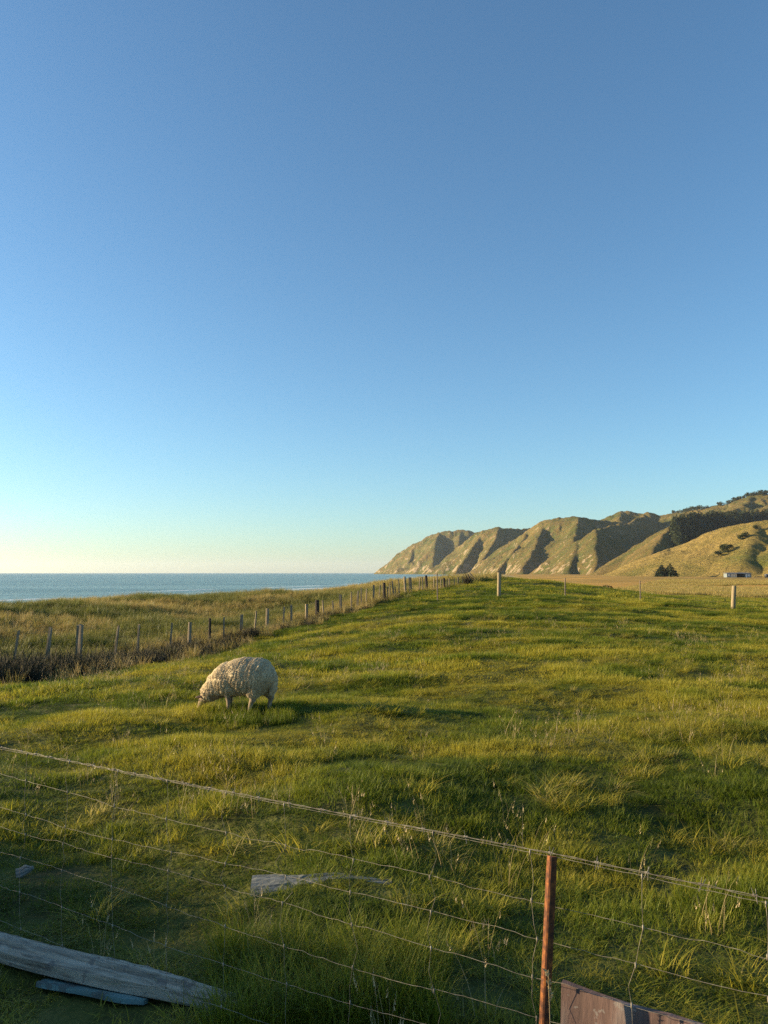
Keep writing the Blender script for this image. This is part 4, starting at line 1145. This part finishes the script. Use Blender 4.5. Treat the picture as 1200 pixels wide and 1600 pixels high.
def tree(name, px, py, h, w, kind, mat, label, cat, group, seed, Y=None):
    p = hit(px, py) if Y is None else Vector((at(px, py, Y).x, Y, 0))
    z = land_z(p.x, p.y)
    e = empty(name, (p.x, p.y, z - 0.02 * h), random.uniform(0, 6), label=label, cat=cat, group=group)
    cm = crown_mesh('crown', mat, kind, 1500, seed, 0.085) if kind != 'twig' else twig_clump('crown', mat, 260, 0.42, 0.95, seed); cm.transform(Matrix.Diagonal((w / (0.54 if kind == 'cone' else 0.85), w / (0.54 if kind == 'cone' else 0.85), h, 1)))
    obj('crown', cm, e)
    b = MB(); b.tube([(0, 0, -.05 * h), (0.01 * h, 0, .3 * h), (-.005 * h, .01 * h, .8 * h)], [.028 * h, .02 * h, .006 * h], 7)
    rg = random.Random(seed)
    for k in range(6):
        a = rg.uniform(0, 6.28); z0 = h * rg.uniform(.2, .6); b.tube([(0, 0, z0), (math.cos(a) * w * .3, math.sin(a) * w * .3, z0 + h * .15)], [.012 * h, .004 * h], 5)
    obj('trunk', b.mesh('trunk', M_bark), e)
    return e
G1 = 'conifers at the foot of the hills'; G2 = 'shrubs on the golden slope'
tree('conifer', 1011, 895.5, 15, 9, 'cone', M_pine, 'dark conifer at the foot of the clay gully, leftmost of three', 'tree', G1, 1, 1040)
tree('conifer', 1034, 896, 11, 9.5, 'cone', M_pine, 'dark conifer at the foot of the hills, middle of three', 'tree', G1, 2, 690)
tree('conifer', 1047, 896, 12, 9.5, 'cone', M_pine, 'dark conifer at the foot of the hills, rightmost of three', 'tree', G1, 3, 688)
tree('shrub', 1122, 869, 5.5, 6, 'round', M_bush, 'lowest dark shrub of the clump on the golden slope', 'shrub', G2, 4)
tree('shrub', 1132, 864, 8.5, 9.5, 'round', M_bush, 'largest dark shrub in the middle of the clump on the golden slope', 'shrub', G2, 5)
tree('shrub', 1142, 858, 5, 6, 'round', M_bush, 'upper right dark shrub of the clump on the golden slope', 'shrub', G2, 6)
tree('shrub', 1157, 844, 6.5, 7, 'round', M_bush, 'left dark shrub of the pair high on the golden slope', 'shrub', G2, 7)
tree('shrub', 1164, 840, 6, 8, 'round', M_bush, 'right dark shrub of the pair high on the golden slope', 'shrub', G2, 8)
tree('shrub', 1181, 827, 5, 5.5, 'round', M_bush, 'lone dark shrub near the top of the golden slope', 'shrub', G2, 9)
tree('shrub', 937, 913, 1.5, 3.2, 'round', M_bush, 'dark shrub in the shaded dip behind the grassy rise', 'shrub', None, 10, 118)
tree('scrub_bush', 731, 908, 0.95, 1.2, 'twig', M_twig, 'dark leafless bush round the posts at the far end of the old fence', 'bush', None, 11, on_fence(724))
# pine wood on the shaded flank and the tree line on the high ridge
cones = [crown_mesh('pine', M_pine, 'cone', 150, 60 + s, 0.16) for s in range(4)]
rounds = [crown_mesh('ridge_tree', M_pine, 'round', 150, 70 + s, 0.2) for s in range(4)]
def in_poly(x, y, poly):
    c = np.zeros(len(x), bool); j = len(poly) - 1
    for i in range(len(poly)):
        xi, yi = poly[i]; xj, yj = poly[j]
        c ^= ((yi > y) != (yj > y)) & (x < (xj - xi) * (y - yi) / (yj - yi + 1e-9) + xi); j = i
    return c
# the wood covers the far side of the valley between the two spurs
WPX = [(1052, 822), (1075, 816), (1115, 812), (1150, 811), (1200, 808), (1270, 806), (1270, 812), (1200, 818), (1143, 826), (1115, 838), (1081, 856), (1062, 864), (1054, 850)]
gx, gy = RNG.uniform(1040, 1270, 3200), RNG.uniform(804, 866, 3200)
k = in_poly(gx, gy, WPX); gx, gy = gx[k], gy[k]
ys = np.geomspace(1090, 2000, 260); W = []
for a, b2 in zip(gx, gy):
    d = ray(a, b2); t = ys / d.y; X = d.x * t; Z = EYE + d.z * t; H = hill_i(X, ys); kk = np.argmax(Z <= H)
    if (Z <= H).any(): W.append((X[kk], ys[kk] + random.uniform(-6, 6)))
W = np.array(W); Wz = hill_i(W[:, 0], W[:, 1])
hs = RNG.uniform(14, 21, len(W)); ws = hs * RNG.uniform(0.75, 1.05, len(W))
scatter('pine_wood', cones, np.c_[W, Wz - 0.4], np.c_[np.zeros((len(W), 2)), RNG.uniform(0, 6.28, len(W))], np.c_[ws, ws, hs], RNG.integers(0, 4, len(W)), {})
HR = next(r[0] for r in RIDGES if r[0][0] == (1030, 812, 2700)); RL = [at(*p) for p in HR]
T = []
for i in range(330):
    px = RNG.uniform(1048, 1330); dens = 0.35 + 0.65 * vnoise(np.array([px / 13.0]), np.array([0.3]), 401)[0]
    if RNG.random() > dens: continue
    for a, b2, pa, pb2 in zip(RL[:-1], RL[1:], HR[:-1], HR[1:]):
        if pa[0] <= px < pb2[0]:
            q = a.lerp(b2, (px - pa[0]) / (pb2[0] - pa[0])); T.append((q.x + RNG.normal(0, 8), q.y + RNG.normal(-2, 9)))
T = np.array(T); Tz = hill_i(T[:, 0], T[:, 1]); hs = RNG.uniform(6, 13, len(T)); ws = hs * RNG.uniform(0.9, 1.4, len(T))
scatter('ridge_trees', rounds, np.c_[T, Tz - 0.5], np.c_[np.zeros((len(T), 2)), RNG.uniform(0, 6.28, len(T))], np.c_[ws, ws, hs], RNG.integers(0, 4, len(T)), {})

# ------------------------------------------------------------------ farm shed and yard
def flat_mat(name, c, rough=0.7):
    m, nt, b, out = new_mat(name); n1 = noise(nt, pos(nt), 1.5, 4)
    nt.links.new(mixc(nt, n1, tuple(v * .75 for v in c), tuple(min(1, v * 1.2) for v in c)), b.inputs['Base Color']); b.inputs['Roughness'].default_value = rough
    return m
M_sgrey = flat_mat('grey_cladding', (0.16, 0.19, 0.20)); M_cream = flat_mat('cream_boards', (0.62, 0.54, 0.42)); M_dark = flat_mat('dark_interior', (0.03, 0.035, 0.045)); M_roof = flat_mat('iron_roof', (0.10, 0.11, 0.13), 0.5); M_white = flat_mat('white_paint', (0.75, 0.75, 0.73))
SY = 600.0; sa = at(1136, 902, SY); sb = at(1174, 902, SY); sl = sb.x - sa.x
shed = empty('farm_shed', (sa.x, SY, land_z((sa.x + sb.x) / 2, SY) - 0.1), 0, label='long low farm shed with cream boards and dark open bay below the golden slope', cat='shed')
def sbox(name, mat, a, b2, par=shed): 
    q = MB(); q.box(a, b2); return obj(name, q.mesh(name, mat), par)
px2 = lambda p: (p - 1136) / 38 * sl
sbox('wall', M_sgrey, (0, 0, 0), (px2(1142), 6, 3.1)); sbox('window', M_white, (px2(1138), -.08, 1.2), (px2(1140), -.003, 2.6)); 
for i in range(4): sbox('board', M_cream, (px2(1142.2) + i * (px2(1151.5) - px2(1142)) / 4, 0, 0), (px2(1142) + (i + .88) * (px2(1151.5) - px2(1142)) / 4, .2, 3.0))
sbox('back_wall', M_dark, (px2(1142), 5.7, 0), (px2(1165), 6, 3.1))
for p in (1155.5, 1159.5): sbox('bay_post', M_dark, (px2(p), .1, 0), (px2(p) + .2, .3, 3.0))
sbox('wall', M_sgrey, (px2(1165), 0, 0), (sl, 6, 3.1)); sbox('door', M_white, (px2(1165.3), -.08, 0.05), (px2(1167), -.003, 2.7))
for p in (1168.3, 1170): sbox('window', M_white, (px2(p), -.08, 1.0), (px2(p + 1.2), -.003, 2.5))
q = MB(); q.add([(-.3, -.5, 3.12), (sl + .3, -.5, 3.12), (sl + .3, 6.4, 3.7), (-.3, 6.4, 3.7), (-.3, -.5, 3.3), (sl + .3, -.5, 3.3), (sl + .3, 6.4, 3.88), (-.3, 6.4, 3.88)], [[0, 3, 2, 1], [4, 5, 6, 7], [0, 1, 5, 4], [1, 2, 6, 5], [2, 3, 7, 6], [3, 0, 4, 7]])
obj('roof', q.mesh('roof', M_roof), shed)
yp = at(1179, 902, SY); yd = empty('stock_yard', (yp.x, SY, land_z(yp.x + 3, SY) - .1), label='low dark timber stock yard rails to the right of the farm shed', cat='yard')
for i, hh in enumerate((1.0, 2.4, 1.1, 1.2, 1.0, 1.5)): q = MB(); q.tube([(i * 1.1, 0, -.2), (i * 1.1, 0, hh)], [.13, .11], 6); obj('post', q.mesh('post', M_dark), yd)
for z in (.45, .85):
    q = MB(); q.box((-.1, -.16, z), (5.7, -.09, z + .16)); obj('rail', q.mesh('rail', M_dark), yd)
hp_ = at(1197.5, 901, SY); hut = empty('dark_hut', (hp_.x, SY, land_z(hp_.x, SY) - .1), label='small dark hut at the right edge beyond the yard rails', cat='hut')
q = MB(); q.box((0, 0, 0), (4, 3, 2.2)); obj('wall', q.mesh('wall', M_dark), hut)
q = MB(); q.add([(-.2, -.2, 2.2), (4.2, -.2, 2.2), (4.2, 3.2, 2.2), (-.2, 3.2, 2.2), (-.2, 1.5, 2.9), (4.2, 1.5, 2.9)], [[0, 1, 5, 4], [2, 3, 4, 5], [1, 2, 5], [3, 0, 4], [3, 2, 1, 0]]); obj('roof', q.mesh('roof', M_roof), hut)

# ------------------------------------------------------------------ air
hz, nt, b, out = new_mat('haze'); nt.nodes.remove(b)
pv = N(nt, 'ShaderNodeVolumePrincipled'); pv.inputs['Color'].default_value = (0.86, 0.92, 1.0, 1); pv.inputs['Density'].default_value = 3.6e-5; pv.inputs['Anisotropy'].default_value = 0.35
nt.links.new(pv.outputs[0], out.inputs['Volume'])
q = MB(); q.box((-24000, -6500, SEA_Z - 6), (24000, 24000, 300))
obj('haze', q.mesh('haze', hz), kind='stuff')
